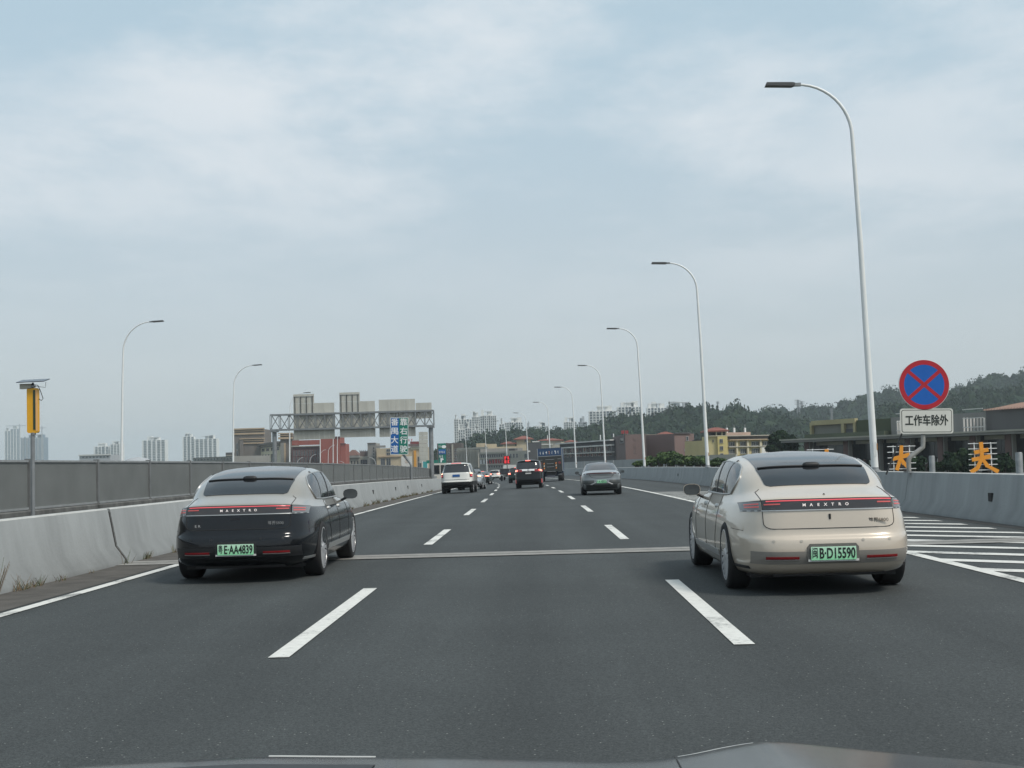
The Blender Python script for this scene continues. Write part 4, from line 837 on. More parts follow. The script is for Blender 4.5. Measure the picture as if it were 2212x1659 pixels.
# ------------------------------------------------------------------ solar lamp panel
def solar():
    d = 21.2; foot = at(70.5, 1105, d); foot.z = -.35; root = empty('solar_warning_lamp', foot); tag(root, 'yellow solar warning lamp panel on grey post before the fence', 'warning lamp')
    L_ = lambda u, v, dy=0: at(u, v, d) - foot + Vector((0, dy, 0)); a = L_(70.5, 1105); b = L_(70.5, 938)
    MB().tube([(0, 0, 0), (b.x * .5, 0, b.z * .5), b], .032, 12).build('post', M_GALV, root, True)
    t0, t1 = L_(60, 839), L_(83.5, 935); w = .09; c = (t0 + t1) / 2; h = (t0.z - t1.z) / 2
    My = mat('yellow_enamel', (.72, .36, .015), .4, var=.06, scale=5)
    pa = MB().prism([(-w, -h + .02), (-w + .02, -h), (w - .02, -h), (w, -h + .02), (w, h - .02), (w - .02, h), (-w + .02, h), (-w, h - .02)], -.03, .03).build('lamp_panel', My, root, loc=(c.x, 0, c.z)); fix_normals(pa)
    MB().box((.012, -.036, -h + .05), (.045, -.028, h - .03)).build('lamp_slot', mat('dark_green_lens', (.02, .05, .03), .3), pa)
    MB().box((.05, -.034, -h + .03), (w - .006, -.0302, h - .03)).build('reflector_strip', mat('pale_orange_strip', (.75, .42, .16), .4), pa)
    for z in (-h - .03, h + .01): MB().lathe([(z, .04), (z + .035, .04)], 'z', n=12).build('collar', M_GALV, pa)
    sp = L_(71, 826); so = MB().add([(-.22, -.12, -.01), (.22, -.12, -.002), (.22, .14, .05), (-.22, .14, .042), (-.22, -.12, .002), (.22, -.12, .010), (.22, .14, .062), (-.22, .14, .054)], [(0, 3, 2, 1), (4, 5, 6, 7), (0, 1, 5, 4), (1, 2, 6, 5), (2, 3, 7, 6), (3, 0, 4, 7)]).build('solar_panel', mat('solar_cell', (.02, .025, .04), .2), root, loc=(sp.x, 0, sp.z))
    fix_normals(so)
    MB().box((-.20, -.03, -.10), (-.02, .05, -.02)).build('battery_box', mat('cream_box', (.45, .43, .36), .6), so); MB().tube([(.0, 0, -.14), (.0, 0, -.005)], .018, 8).build('stem', M_TRIM, so)
    MB().tube([(.0, 0, -.03), (.08, 0, -.05), (.12, 0, -.14), (.16, 0, -.26), (.13, 0, -.29), (.09, 0, -.26)], .006, 6).build('cable', M_TRIM, so)
    MB().tube([(.02, 0, -.06), (.20, 0, -.085), (.205, 0, 0)], .004, 6).build('cable', M_TRIM, so)
solar()
# ------------------------------------------------------------------ gantry over the opposite road, seen from behind
def gantry():
    d = 148.; s = d / F; pl0 = at(594, 1000, d); pr0 = at(932, 1000, d); root = empty('sign_gantry', (pl0.x, d, road2(0, d, -.15).z)); tag(root, 'grey steel truss gantry carrying sign boards seen from behind', 'gantry'); B = root.location
    L_ = lambda u, v, dy=0: at(u, v, d) - B + Vector((0, dy, 0)); zt = L_(760, 892).z; zb = L_(760, 924.5).z; xl = L_(585, 900).x; xr = L_(937, 900).x
    for u in (594, 932.5):
        x = L_(u, 1000).x
        MB().tube([(x, .0, -.3), (x, 0, zb - .1)], .25, 16).build('leg', M_GALV, root, True); MB().box((x - .4, -.5, zb - .22), (x + .4, .5, zb - .1)).build('bracket', M_GALV, root)
    for y in (-.45, .45):
        for z in (zt, zb): MB().box((xl, y - .08, z - .09), (xr, y + .08, z + .09)).build('chord', M_GALV, root)
    n = 18
    for y in (-.45, .45):
        for k in range(n + 1):
            x = xl + (xr - xl) * k / n; MB().box((x - .035, y - .05, zb + .09), (x + .035, y + .05, zt - .09)).build('strut', M_GALV, root)
        for k in range(n):
            x0, x1 = xl + (xr - xl) * k / n, xl + (xr - xl) * (k + 1) / n
            a, c = ((x0, zb), (x1, zt)) if (k % 2 == 0) == (y < 0) else ((x0, zt), (x1, zb)); MB().tube([(a[0], y, a[1]), (c[0], y, c[1])], .045, 6).build('diagonal', M_GALV, root)
    for k in range(0, n + 1, 2):
        x = xl + (xr - xl) * k / n
        for z in (zt, zb): MB().box((x - .03, -.37, z - .03), (x + .03, .37, z + .03)).build('cross_tie', M_GALV, root)
    def board(u0, u1, v0, v1, lab, ribs=0, tab=None):
        br = empty('sign_board', B + L_((u0 + u1) / 2, v1, .62)); tag(br, lab, 'sign board', 'sign boards on the gantry'); O = B - br.location
        a = L_(u0, (v0), .62) + O; c = L_(u1, v0, .62) + O; b = L_(u0, v1, .62) + O; w = (c.x - a.x); np_ = max(3, int(w / .55)); z0, z1 = b.z, (a.z + c.z) / 2
        for k in range(np_): MB().box((a.x + w * k / np_ + .006, 0, z0), (a.x + w * (k + 1) / np_ - .006, .05, z1)).build('board_panel', M_SIGNBACK, br)
        for k in range(ribs):
            x = a.x + w * (.1 + .8 * k / max(1, ribs - 1)); MB().box((x - .03, -.06, z0 + .1), (x + .03, -.002, z1 - .1)).build('rib', M_GALV, br)
        for z in (zt + B.z - br.location.z, zb + B.z - br.location.z):
            if z0 < z < z1: MB().box((a.x + .02, -.10, z - .05), (a.x + w - .02, -.002, z + .05)).build('mounting_rail', M_GALV, br)
        if tab:
            t0, t1, tv = tab; p = L_(t0, tv, .62) + O; q = L_(t1, tv, .62) + O; tw = q.x - p.x
            tb_ = MB().box((p.x, 0, z1 + .02), (q.x, .05, p.z)).build('exit_tab', M_SIGNBACK, br)
            for k in range(4): x = p.x + tw * (.08 + .84 * k / 3); MB().box((x - .035, -.08, z1 - 1.2), (x + .035, -.002, p.z - .25)).build('tab_post', mat('dark_steel', (.05, .05, .05), .6), br)
            MB().box((p.x + .05, -.05, p.z - .3), (q.x - .05, -.002, p.z - .24)).build('tab_rail', M_GALV, br)
    board(631, 720, 870.3, 950, 'leftmost sign board on the gantry, seen from behind, with raised tab', 0, (631, 676, 851.5))
    board(731, 808, 866.5, 945, 'second sign board on the gantry, seen from behind, with raised tab', 0, (731, 775, 847.5))
    board(816.5, 895, 862, 944, 'third sign board on the gantry, seen from behind, no tab', 0)
    board(896.5, 931, 869.5, 904, 'small sign board at the right end of the gantry', 0)
gantry()
def keep_right_sign():
    d = 107.; s = d / F; foot = road(-8.3, d, 0); root = empty('direction_sign', foot); tag(root, 'tall sign half blue half green with white characters on bent post', 'road sign'); L_ = lambda u, v, dy=0: at(u, v, d) - foot + Vector((0, dy, 0))
    c = L_(862.4, 941.8); W = 39 * s / 2; H = 80 * s / 2
    bd = MB().box((-W, 0, -H), (W, .05, H)).build('sign_frame', mat('pale_sign_edge', (.62, .66, .64), .4), root, loc=c); bd.rotation_euler = (0, R(1.6), 0)
    e = .045
    MB().box((-W + e, -.006, -H + e), (-.02, .01, H - e)).build('blue_field', mat('direction_blue', (.004, .10, .34), .35), bd); MB().box((-.02, -.006, -H + e), (W - e, .01, H - e)).build('green_field', mat('direction_green', (.005, .17, .12), .35), bd)
    for x, t in ((-W / 2 - .01, '番禺大道'), (W / 2 - .01, '靠右行驶')):
        for k, ch in enumerate(t): text(ch, .60, M_WHITE, bd, (x, -.014, H - .40 - k * (2 * H - .76) / 3.05), ext=.003, fit=.56, thick=.008)
    p0, p1, p2 = L_(887.6, 1034, .2), L_(887.6, 1003, .2), L_(865, 975, .2)
    MB().tube([Vector((p0.x, .2, -.4)), p1 - Vector((0, 0, .1)), p1 + Vector((-.06, 0, .08)), p2, p2 + Vector((0, 0, .9))], .10, 12).build('post', M_GALV, root, 45)
    for z in (-.6, .6): MB().box((-W * .8, .055, z - .05), (W * .8, .12, z + .05)).build('back_rail', M_GALV, bd)
keep_right_sign()
def green_sign():
    d = 205.; s = d / F; foot = at(943, 1020, d); foot.z = road2(0, d).z; root = empty('exit_sign', foot); tag(root, 'green and blue exit sign left of the white SUV', 'road sign'); L_ = lambda u, v, dy=0: at(u, v, d) - foot + Vector((0, dy, 0))
    G = mat('direction_green', (.005, .17, .12), .35); Bm = mat('direction_blue', (.004, .10, .34), .35)
    def rect(u0, u1, v0, v1, y, m_, nm, par=root):
        a = L_(u0, v0); b = L_(u1, v1); return MB().box((a.x, y, b.z), (b.x, y + .05, a.z)).build(nm, m_, par)
    up_ = rect(946.5, 964, 958, 1000, 0, G, 'sign_board'); rect(921, 946.2, 994.5, 1000.5, 0, G, 'sign_arm'); rect(947.5, 963, 971, 981, -.055, Bm, 'blue_field')
    p = L_(958.8, 965); ov = MB().lathe([(-.06, .001), (-.06, .30), (-.002, .30)], 'y', n=20).build('white_oval', M_WHITE, root, loc=p); ov.scale = (1.15, 1, .8)
    random.seed(3)
    for u, v, w, h, k in ((947.5, 962, 6, 5, 3), (948.5, 974.2, 13, 5, 4), (948.8, 983.5, 10, 5, 2)):
        for j in range(k):
            mb = MB(); a = L_(u + w * j / k, v); ww = w * s / k * .8; hh = h * s
            for q in range(3): mb.box((a.x, -.115 , a.z - hh * (q + .6) / 3), (a.x + ww * random.uniform(.6, 1), -.062, a.z - hh * (q + .25) / 3))
            mb.box((a.x + ww * .4, -.116, a.z - hh), (a.x + ww * .55, -.0615, a.z)).build('sign_character', M_WHITE, root)
    a = L_(951.5, 992.5); MB().prism([(a.x, a.z - .45), (a.x + .16, a.z - .45), (a.x + .25, a.z - .1), (a.x + .5, a.z - .05), (a.x + .35, a.z + .25), (a.x, a.z + .2)], -.03, -.004).build('arrow', M_WHITE, root)
    for u in (948.5, 961.5): 
        x = L_(u, 990).x; MB().tube([(x, .12, -.3), (x, .12, L_(948, 960).z)], .07, 8).build('post', M_LWHITE, root)
    rs = empty('slim_sign', at(919, 1019, 215)); tag(rs, 'slim teal roadside board left of the exit sign', 'road sign'); MB().box((-.35, 0, .3), (.3, .06, 1.6)).build('board', mat('teal_board', (.05, .30, .30), .5), rs); MB().box((.31, 0, .0), (.42, .06, 1.7)).box((-.46, 0, 0), (-.36, .06, 1.7)).build('frame', M_LWHITE, rs)
green_sign()
def grey_board():
    d = 250.; rs = empty('back_of_sign', at(914, 1010, d)); tag(rs, 'tall grey back of a sign behind the right gantry leg', 'sign board'); a = at(904.5, 933, d) - rs.location; b = at(925.5, 1000, d) - rs.location
    for k in range(8): MB().box((a.x, 0, b.z + (a.z - b.z) * k / 8 + .02), (b.x, .1, b.z + (a.z - b.z) * (k + 1) / 8 - .02)).build('board_panel', M_SIGNBACK, rs)
    MB().tube([(0, .2, -2), (0, .2, a.z)], .15, 8).build('post', M_GALV, rs)
grey_board()
# ------------------------------------------------------------------ rooftop letters and stubs behind the right barrier
M_ORANGE = mat('orange_letter', (.78, .30, .02), .5, var=.05)
def roof_letters():
    d = 84.; s = d / F
    low = empty('low_building', at(2020, 1040, d)); low.location.z = -9.5; tag(low, 'low flat roofed building carrying the orange letters behind the barrier', 'building'); MB().box((-18, -1.5, 0), (20, 16, 8.9)).build('wall', mat('low_grey_render', (.30, .29, .27), .85, var=.2), low)
    MB().box((-18.3, -1.8, 8.92), (20.3, 16.3, 9.15)).build('roof', M_CONCD, low)
    rz0 = -.35
    def letter(uc, v0, v1, strokes, lu0, lu1, lv0, lv1, rows, lab):
        c = at(uc, v1, d); root = empty('roof_letter', (c.x, d, rz0)); tag(root, lab, 'sign letter', 'orange characters on white frames'); B = root.location
        L_ = lambda u, v: at(u, v, d) - B
        fr = MB(); x0, x1 = L_(lu0, lv0).x, L_(lu1, lv0).x; z0, z1 = L_(uc, lv1).z, L_(uc, lv0).z
        for k in range(rows): z = z0 + (z1 - z0) * k / (rows - 1); MB().box((x0, .10, z - .022), (x1, .14, z + .022)).build('rail', M_LWHITE, root)
        for t in (.22, .80): x = x0 + (x1 - x0) * t; MB().box((x - .028, .145, 0), (x + .028, .19, z1 + .05)).build('upright', M_LWHITE, root)
        ko = 0
        for pts, w in strokes:
            for (a, b) in zip(pts[:-1], pts[1:]):
                ko += 1
                p, q = L_(*a), L_(*b); dv = (q - p); dv.y = 0; n_ = Vector((-dv.z, 0, dv.x)).normalized(); h0, h1 = w[0] * s / 2, w[1] * s / 2; ext_ = dv.normalized() * .02
                p = p - ext_ + Vector((0, .004 * ko, 0)); q = q + ext_ + Vector((0, .004 * ko, 0))
                MB().add([p + n_ * h0, p - n_ * h0, q - n_ * h1, q + n_ * h1] + [x + Vector((0, .09, 0)) for x in (p + n_ * h0, p - n_ * h0, q - n_ * h1, q + n_ * h1)], [(0, 1, 2, 3), (7, 6, 5, 4), (0, 4, 5, 1), (1, 5, 6, 2), (2, 6, 7, 3), (3, 7, 4, 0)]).build('stroke', M_ORANGE, root)
    K = lambda x, y: (1674.1 + x * .24317, 756.1 + y * .24317)
    letter(K(1125, 0)[0], K(0, 850)[1], K(0, 1062)[1], [([K(1125, 850), K(1122, 925), K(1110, 985), K(1085, 1065)], (7, 8)), ([K(1050, 968), K(1195, 930)], (8, 9)), ([K(1118, 960), K(1150, 1010), K(1190, 1045)], (6, 9))], *K(1000, 0)[:1], K(1250, 0)[0], K(0, 855)[1], K(0, 1055)[1], 5, 'orange 大 character on a white frame, behind the sign post')
    letter(K(1860, 0)[0], K(0, 820)[1], K(0, 1085)[1], [([K(1832, 820), K(1838, 900), K(1840, 960), K(1800, 1050), K(1745, 1085)], (8, 8)), ([K(1775, 910), K(1895, 885)], (8, 8)), ([K(1755, 975), K(1915, 945)], (8, 9)), ([K(1845, 965), K(1890, 1030), K(1985, 1080)], (6, 9))], K(1720, 0)[0], K(1975, 0)[0], K(0, 828)[1], K(0, 1065)[1], 6, 'orange 夫 character on a white frame at the right edge')
    letter(K(400, 0)[0], K(0, 885)[1], K(0, 1085)[1], [([K(460, 885), K(455, 985)], (8, 8)), ([K(370, 960), K(500, 940)], (8, 8))], K(285, 0)[0], K(525, 0)[0], K(0, 884)[1], K(0, 1065)[1], 6, 'orange character on a white frame, mostly hidden behind the champagne limousine')
    for u, v0, lab in ((K(1392, 0)[0], K(0, 938)[1], 'grey round stub post between the two orange characters'), (K(2165, 0)[0], K(0, 908)[1], 'thick grey round stub post at the right picture edge')):
        dd = 60.; p = at(u, v0, dd); o = empty('stub_post', (p.x, dd, -9.5)); tag(o, lab, 'post'); r = (.5 if u < 2100 else .62) * .9; r = 6.2 * dd / F if u < 2100 else 7.5 * dd / F
        MB().tube([(0, 0, 0), (0, 0, p.z + 9.45), (0, 0, p.z + 9.5)], [r, r, r * .85], 16).build('shaft', M_GALV, o, 40); MB().lathe([(0, r * 2), (.3, r * 2)], 'z', n=16).build('footing', M_CONC, o)
roof_letters()
# ================================================================== buildings
GZ = -9.5
M_PANE = mat('dark_window_pane', (.035, .042, .05), .12, 0, spec=.7); M_FRAME = mat('grey_window_frame', (.30, .30, .29), .6)
def wallmat(name, c, var=.14, scale=.25): return mat(name, c, .88, var=var, scale=scale, streak=True)
class Building:
    def __init__(s, name, label, u0, u1, vtop, d0, d1=None, depth=14, wall=None, cat='building', group=None, base=GZ, z=None):
        d1 = d1 or d0; p, q = at(u0, 1000, d0), at(u1, 1000, d1); s.p, s.q = p, q; s.W = math.hypot(q.x - p.x, q.y - p.y)
        s.ang = math.atan2(q.y - p.y, q.x - p.x); s.H = (z if z is not None else at((u0 + u1) / 2, vtop, (d0 + d1) / 2).z) - base; s.base = base
        s.root = empty(name, (p.x, p.y, base), s.ang); tag(s.root, label, cat, group); s.depth = depth; s.uv = (u0, u1)
        s.wall = MB().box((0, 0, 0), (s.W, depth, s.H)).build('wall', wall, s.root) if wall else None
    def X(s, u):
        r = at(u, 1000, 1.).x; D = s.q - s.p; t = (r * s.p.y - s.p.x) / (D.x - r * D.y); return t * s.W
    def Z(s, u, v):
        t = s.X(u) / s.W; return at(u, v, s.p.y + t * (s.q.y - s.p.y)).z - s.base
    def slab(s, u0, u1, v0, v1, m_, name='cornice', y0=-.25, y1=-.003, u=None):
        um = u or (u0 + u1) / 2; return MB().box((s.X(u0), y0, s.Z(um, v1)), (s.X(u1), y1, s.Z(um, v0))).build(name, m_, s.root)
    def windows(s, u0, u1, v0, v1, nc, nr, fw=.7, fh=.65, pane=None, frame=None, name='window', bars=1):
        x0, x1 = s.X(u0), s.X(u1); um = (u0 + u1) / 2; z1, z0 = s.Z(um, v0), s.Z(um, v1); cw, ch = (x1 - x0) / nc, (z1 - z0) / nr; w, h = cw * fw, ch * fh; t = min(.09, w * .12)
        b = MB(); b.box((-w / 2, -.10, 0), (-w / 2 + t, -.003, h)); b.box((w / 2 - t, -.10, 0), (w / 2, -.003, h)); b.box((-w / 2 + t, -.10, h - t), (w / 2 - t, -.003, h)); b.box((-w / 2 - .04, -.14, -t), (w / 2 + .04, -.003, 0))
        for k in range(bars): xx = -w / 2 + w * (k + 1) / (bars + 1); b.box((xx - t / 2.4, -.08, 0), (xx + t / 2.4, -.003, h - t))
        b.box((-w / 2 + t, -.03, 0), (w / 2 - t, -.004, h - t), 1); me = None
        for r in range(nr):
            for c in range(nc):
                loc = (x0 + cw * (c + .5), 0, z0 + ch * (r + .5) - h / 2)
                if me is None: o = b.build(name, [frame or M_FRAME, pane or M_PANE], s.root, loc=loc); me = o.data
                else: link(name, me, s.root, loc=loc)
    def hip(s, u0, u1, ve, vp, m_, over=.8, depth=None, y0=0, name='roof'):
        x0, x1 = s.X(u0) - over, s.X(u1) + over; um = (u0 + u1) / 2; ze, zp = s.Z(um, ve), s.Z(um, vp); dp = depth or (x1 - x0) * .8; ya, yb = y0 - over, y0 + dp + over; r = min((x1 - x0), (yb - ya)) * .42
        V_ = [(x0, ya, ze), (x1, ya, ze), (x1, yb, ze), (x0, yb, ze), (x0 + r, ya + r, zp), (x1 - r, ya + r, zp), (x1 - r, yb - r, zp), (x0 + r, yb - r, zp), (x0, ya, ze - .25), (x1, ya, ze - .25), (x1, yb, ze - .25), (x0, yb, ze - .25)]
        return MB().add(V_, [(0, 1, 5, 4), (1, 2, 6, 5), (2, 3, 7, 6), (3, 0, 4, 7), (4, 5, 6, 7), (8, 11, 10, 9), (0, 8, 9, 1), (1, 9, 10, 2), (2, 10, 11, 3), (3, 11, 8, 0)]).build(name, m_, s.root)
A = lambda x, y: (486 + x * .12207, 891 + y * .12207)
Bq = lambda x, y: (729 + x * .10986, 907.3 + y * .10986)
Cq = lambda x, y: (961.3 + x * .14648, 864 + y * .14648)
Dq = lambda x, y: (1285.3 + x * .19531, 842.5 + y * .19531)
Eq = lambda x, y: (1674.1 + x * .24317, 756.1 + y * .24317)
W_BROWN = wallmat('grey_brown_stone', (.155, .135, .12)); W_TAN = wallmat('tan_cornice', (.40, .30, .20)); W_BEIGE = wallmat('beige_render', (.43, .36, .25)); W_CREAM = wallmat('cream_render', (.50, .45, .33)); W_RED = wallmat('brick_red_render', (.26, .075, .055))
W_DRED = wallmat('dark_red_panel', (.10, .045, .045)); W_GREY = wallmat('grey_render', (.22, .215, .20)); W_DARK = wallmat('charcoal_render', (.075, .075, .078)); W_YEL = wallmat('pale_yellow_render', (.50, .42, .22)); W_PLUM = wallmat('plum_brown_tile', (.13, .095, .088)); W_PLUM2 = wallmat('lit_plum_tile', (.17, .115, .105))  # lit_plum_tile: the plum tile again, its colour lightened as if lit
W_ROOF = mat('red_roof_tile', (.20, .07, .052), .85, var=.2, scale=.8); W_PALE = wallmat('pale_stone', (.36, .34, .29)); W_WHITE = wallmat('white_render', (.58, .57, .54)); M_REDSIGN = mat('red_sign_letters', (.42, .02, .03), .5)
# --- left group behind the gantry
b = Building('cornice_tower', 'grey brown building with tan cornices left of the gantry', A(170, 0)[0], A(695, 0)[0], A(0, 300)[1], 500, 500, 14, W_BROWN)
for v0, v1, u0 in ((278, 300, 165), (318, 332, 170), (360, 388, 175), (456, 470, 270), (488, 502, 275), (532, 552, 290)): b.slab(*(A(u0, 0)[0], A(712 if v0 != 532 else 690, 0)[0]), A(0, v0)[1], A(0, v1)[1], W_TAN, y0=-.7 if v0 < 300 or v0 == 456 else -.4)
b.slab(A(270, 0)[0], A(335, 0)[0], A(0, 480)[1], A(0, 860)[1], W_BROWN, 'pilaster', -.5); b.windows(A(195, 0)[0], A(245, 0)[0], A(0, 530)[1], A(0, 800)[1], 1, 2, .7, .8, bars=0)
b = Building('grey_block', 'small dark grey block left of the cornice building', A(15, 0)[0], A(150, 0)[0], A(0, 708)[1], 520, 520, 10, W_DARK); b.slab(A(20, 0)[0], A(148, 0)[0], A(0, 752)[1], A(0, 765)[1], W_PALE)
b = Building('arcade_building', 'cream arcaded building with tall dark openings behind the gantry leg', A(400, 0)[0], A(985, 0)[0], 0, 530, 462, 3, W_CREAM, z=at(A(690, 0)[0], A(0, 545)[1], 494).z)
b.slab(A(370, 0)[0], A(985, 0)[0], A(0, 548)[1], A(0, 585)[1], W_BROWN, 'eave', -.9); b.slab(A(400, 0)[0], A(985, 0)[0], A(0, 600)[1], A(0, 622)[1], W_BROWN, 'eave', -.45)
b.windows(A(490, 0)[0], A(980, 0)[0], A(0, 625)[1], A(0, 690)[1], 6, 1, .62, .8); b.windows(A(455, 0)[0], A(860, 0)[0], A(0, 740)[1], A(0, 900)[1], 8, 1, .5, .9, bars=0)
b = Building('cornice_tower', 'grey building with stepped tan cornice right of the gantry leg', A(985, 0)[0], A(1205, 0)[0], A(0, 372)[1], 456, 456, 12, W_BROWN)
for v0, v1 in ((362, 380), (398, 410), (436, 470)): b.slab(A(955, 0)[0], A(1210, 0)[0], A(0, v0)[1], A(0, v1)[1], W_TAN, y0=-.7)
b.slab(A(1052, 0)[0], A(1078, 0)[0], A(0, 540)[1], A(0, 900)[1], W_TAN, 'pilaster', -.4); b.slab(A(990, 0)[0], A(1050, 0)[0], A(0, 540)[1], A(0, 900)[1], W_GREY, 'pilaster', -.3)
b.windows(A(1000, 0)[0], A(1040, 0)[0], A(0, 550)[1], A(0, 880)[1], 1, 3, .6, .7, bars=0)
b = Building('dark_red_building', 'dark red building with rows of small windows behind the gantry boards', A(1185, 0)[0], A(1688, 0)[0], A(0, 600)[1], 452, 452, 14, W_DRED)
b.slab(A(1185, 0)[0], A(1688, 0)[0], A(0, 490)[1], A(0, 575)[1], W_RED, 'parapet', .5, 1.0); b.slab(A(1185, 0)[0], A(1690, 0)[0], A(0, 590)[1], A(0, 604)[1], W_PALE, 'cornice', -.5)
b.windows(A(1200, 0)[0], A(1670, 0)[0], A(0, 660)[1], A(0, 770)[1], 10, 1, .5, .85, bars=0); b.windows(A(1200, 0)[0], A(1670, 0)[0], A(0, 780)[1], A(0, 890)[1], 10, 1, .5, .85, bars=0)
b = Building('red_building', 'plain brick red building right of the gantry middle', A(1690, 0)[0], A(2045, 0)[0], A(0, 440)[1], 446, 446, 10, W_RED); b.slab(A(1940, 0)[0], A(2050, 0)[0], A(0, 425)[1], A(0, 450)[1], W_DRED)
ax = MB().box((b.X(A(2048, 0)[0]), .5, 0), (b.X(A(2135, 0)[0]), 9, b.Z(A(2090, 0)[0], A(0, 555)[1]))).build('wing', W_RED, b.root); b.slab(A(2048, 0)[0], A(2140, 0)[0], A(0, 545)[1], A(0, 557)[1], W_DRED, y0=.2, y1=.49)
b = Building('stone_villa', 'grey stone villa with arches and brown roof right of the red building', Bq(100, 0)[0], Bq(600, 0)[0], Bq(0, 720)[1], 480, 480, 12, W_PALE)
b.hip(Bq(160, 0)[0], Bq(400, 0)[0], Bq(0, 690)[1], Bq(0, 585)[1], mat('brown_roof', (.14, .075, .06), .9, var=.2), .2, 8, 2); b.slab(Bq(85, 0)[0], Bq(440, 0)[0], Bq(0, 700)[1], Bq(0, 745)[1], W_GREY, 'eave', -.7)
b.windows(Bq(130, 0)[0], Bq(430, 0)[0], Bq(0, 795)[1], Bq(0, 880)[1], 5, 1, .5, .9, bars=0); b.windows(Bq(440, 0)[0], Bq(600, 0)[0], Bq(0, 765)[1], Bq(0, 880)[1], 1, 1, .85, .8, bars=2)
for k in range(5): x = b.X(Bq(440 + k * 38, 0)[0]); z = b.Z(Bq(500, 0)[0], Bq(0, 620)[1]); MB().tube([(x, 1, z - .5), (x, 1, z + .45), (x, 1, z + .6)], [.12, .13, .06], 8).build('finial', mat('dark_finial', (.05, .03, .03), .8), b.root)
b.slab(Bq(440, 0)[0], Bq(600, 0)[0], Bq(0, 612)[1], Bq(0, 720)[1], W_PLUM, 'parapet', .6, 1.2)
b = Building('stone_block', 'dark stone block between the villa and the beige shop building', Bq(598, 0)[0], Bq(760, 0)[0], Bq(0, 455)[1], 472, 472, 12, W_GREY)
b.windows(Bq(690, 0)[0], Bq(745, 0)[0], Bq(0, 520)[1], Bq(0, 880)[1], 1, 6, .6, .7, bars=0); b.slab(Bq(590, 0)[0], Bq(765, 0)[0], Bq(0, 448)[1], Bq(0, 460)[1], W_BROWN, y0=-.3)
b = Building('beige_shop', 'beige shop building with white round logo panel below the blue green sign', Bq(770, 0)[0], Bq(1780, 0)[0], Bq(0, 545)[1], 470, 470, 16, W_BEIGE)
b.slab(Bq(760, 0)[0], Bq(950, 0)[0], Bq(0, 500)[1], Bq(0, 545)[1], W_GREY, 'parapet', .0, .6); b.slab(Bq(810, 0)[0], Bq(1250, 0)[0], Bq(0, 705)[1], Bq(0, 728)[1], W_TAN, 'ledge', -.5); b.slab(Bq(1400, 0)[0], Bq(1720, 0)[0], Bq(0, 470)[1], Bq(0, 520)[1], W_PLUM, 'eave', -.8); b.slab(Bq(1440, 0)[0], Bq(1700, 0)[0], Bq(0, 522)[1], Bq(0, 575)[1], W_CREAM, 'fascia', -.3)
b.slab(Bq(1255, 0)[0], Bq(1470, 0)[0], Bq(0, 715)[1], Bq(0, 940)[1], W_WHITE, 'logo_panel', -.2)
q = (b.X(Bq(1358, 0)[0]), -.22, b.Z(Bq(1358, 0)[0], Bq(0, 820)[1])); MB().lathe([(-.02, .42), (0, .42), (0, .54), (-.02, .54)], 'y', q, 24, closed=True).build('logo_ring', mat('tan_logo', (.36, .22, .13), .6), b.root); MB().box((q[0] - .06, -.245, q[2] - .3), (q[0] + .05, -.205, q[2] + .3)).build('logo_stroke', MATS['tan_logo'], b.root)
b.slab(Bq(1505, 0)[0], Bq(1552, 0)[0], Bq(0, 600)[1], Bq(0, 945)[1], mat('orange_pillar', (.62, .28, .02), .6), 'pillar', -.4); b.windows(Bq(1570, 0)[0], Bq(1660, 0)[0], Bq(0, 710)[1], Bq(0, 935)[1], 1, 2, .85, .9, bars=1); b.windows(Bq(960, 0)[0], Bq(1050, 0)[0], Bq(0, 560)[1], Bq(0, 700)[1], 1, 2, .85, .7); b.windows(Bq(840, 0)[0], Bq(1060, 0)[0], Bq(0, 745)[1], Bq(0, 900)[1], 2, 1, .8, .9)
for k, u in enumerate((1395, 1450, 1500, 1610, 1660, 1705)):
    if k in (2,): continue
    random.seed(k); mb = MB(); x = b.X(Bq(u, 0)[0]); z = b.Z(Bq(u, 0)[0], Bq(0, 410)[1]); 
    for j in range(3): mb.box((x, 1, z + j * .26), (x + random.uniform(.3, .55), 1.1, z + j * .26 + .12))
    mb.box((x + .2, 1.001, z - .3), (x + .3, 1.101, z + .75)).build('roof_letter', M_REDSIGN, b.root)
b.slab(Bq(1430, 0)[0], Bq(1760, 0)[0], Bq(0, 418)[1], Bq(0, 470)[1], mat('dull_red_board', (.18, .03, .03), .7), 'roof_board', 1.2, 1.4)
b = Building('brown_block', 'dark brown flat block behind the exit sign', Bq(1965, 0)[0], 998, Bq(0, 455)[1], 500, 500, 14, wallmat('dark_brown_tile', (.085, .068, .06))); b.windows(966, 996, 968, 1004, 4, 5, .7, .55, bars=0); b.slab(976.5, 980, 960, 1010, W_PALE, 'pilaster', -.5)
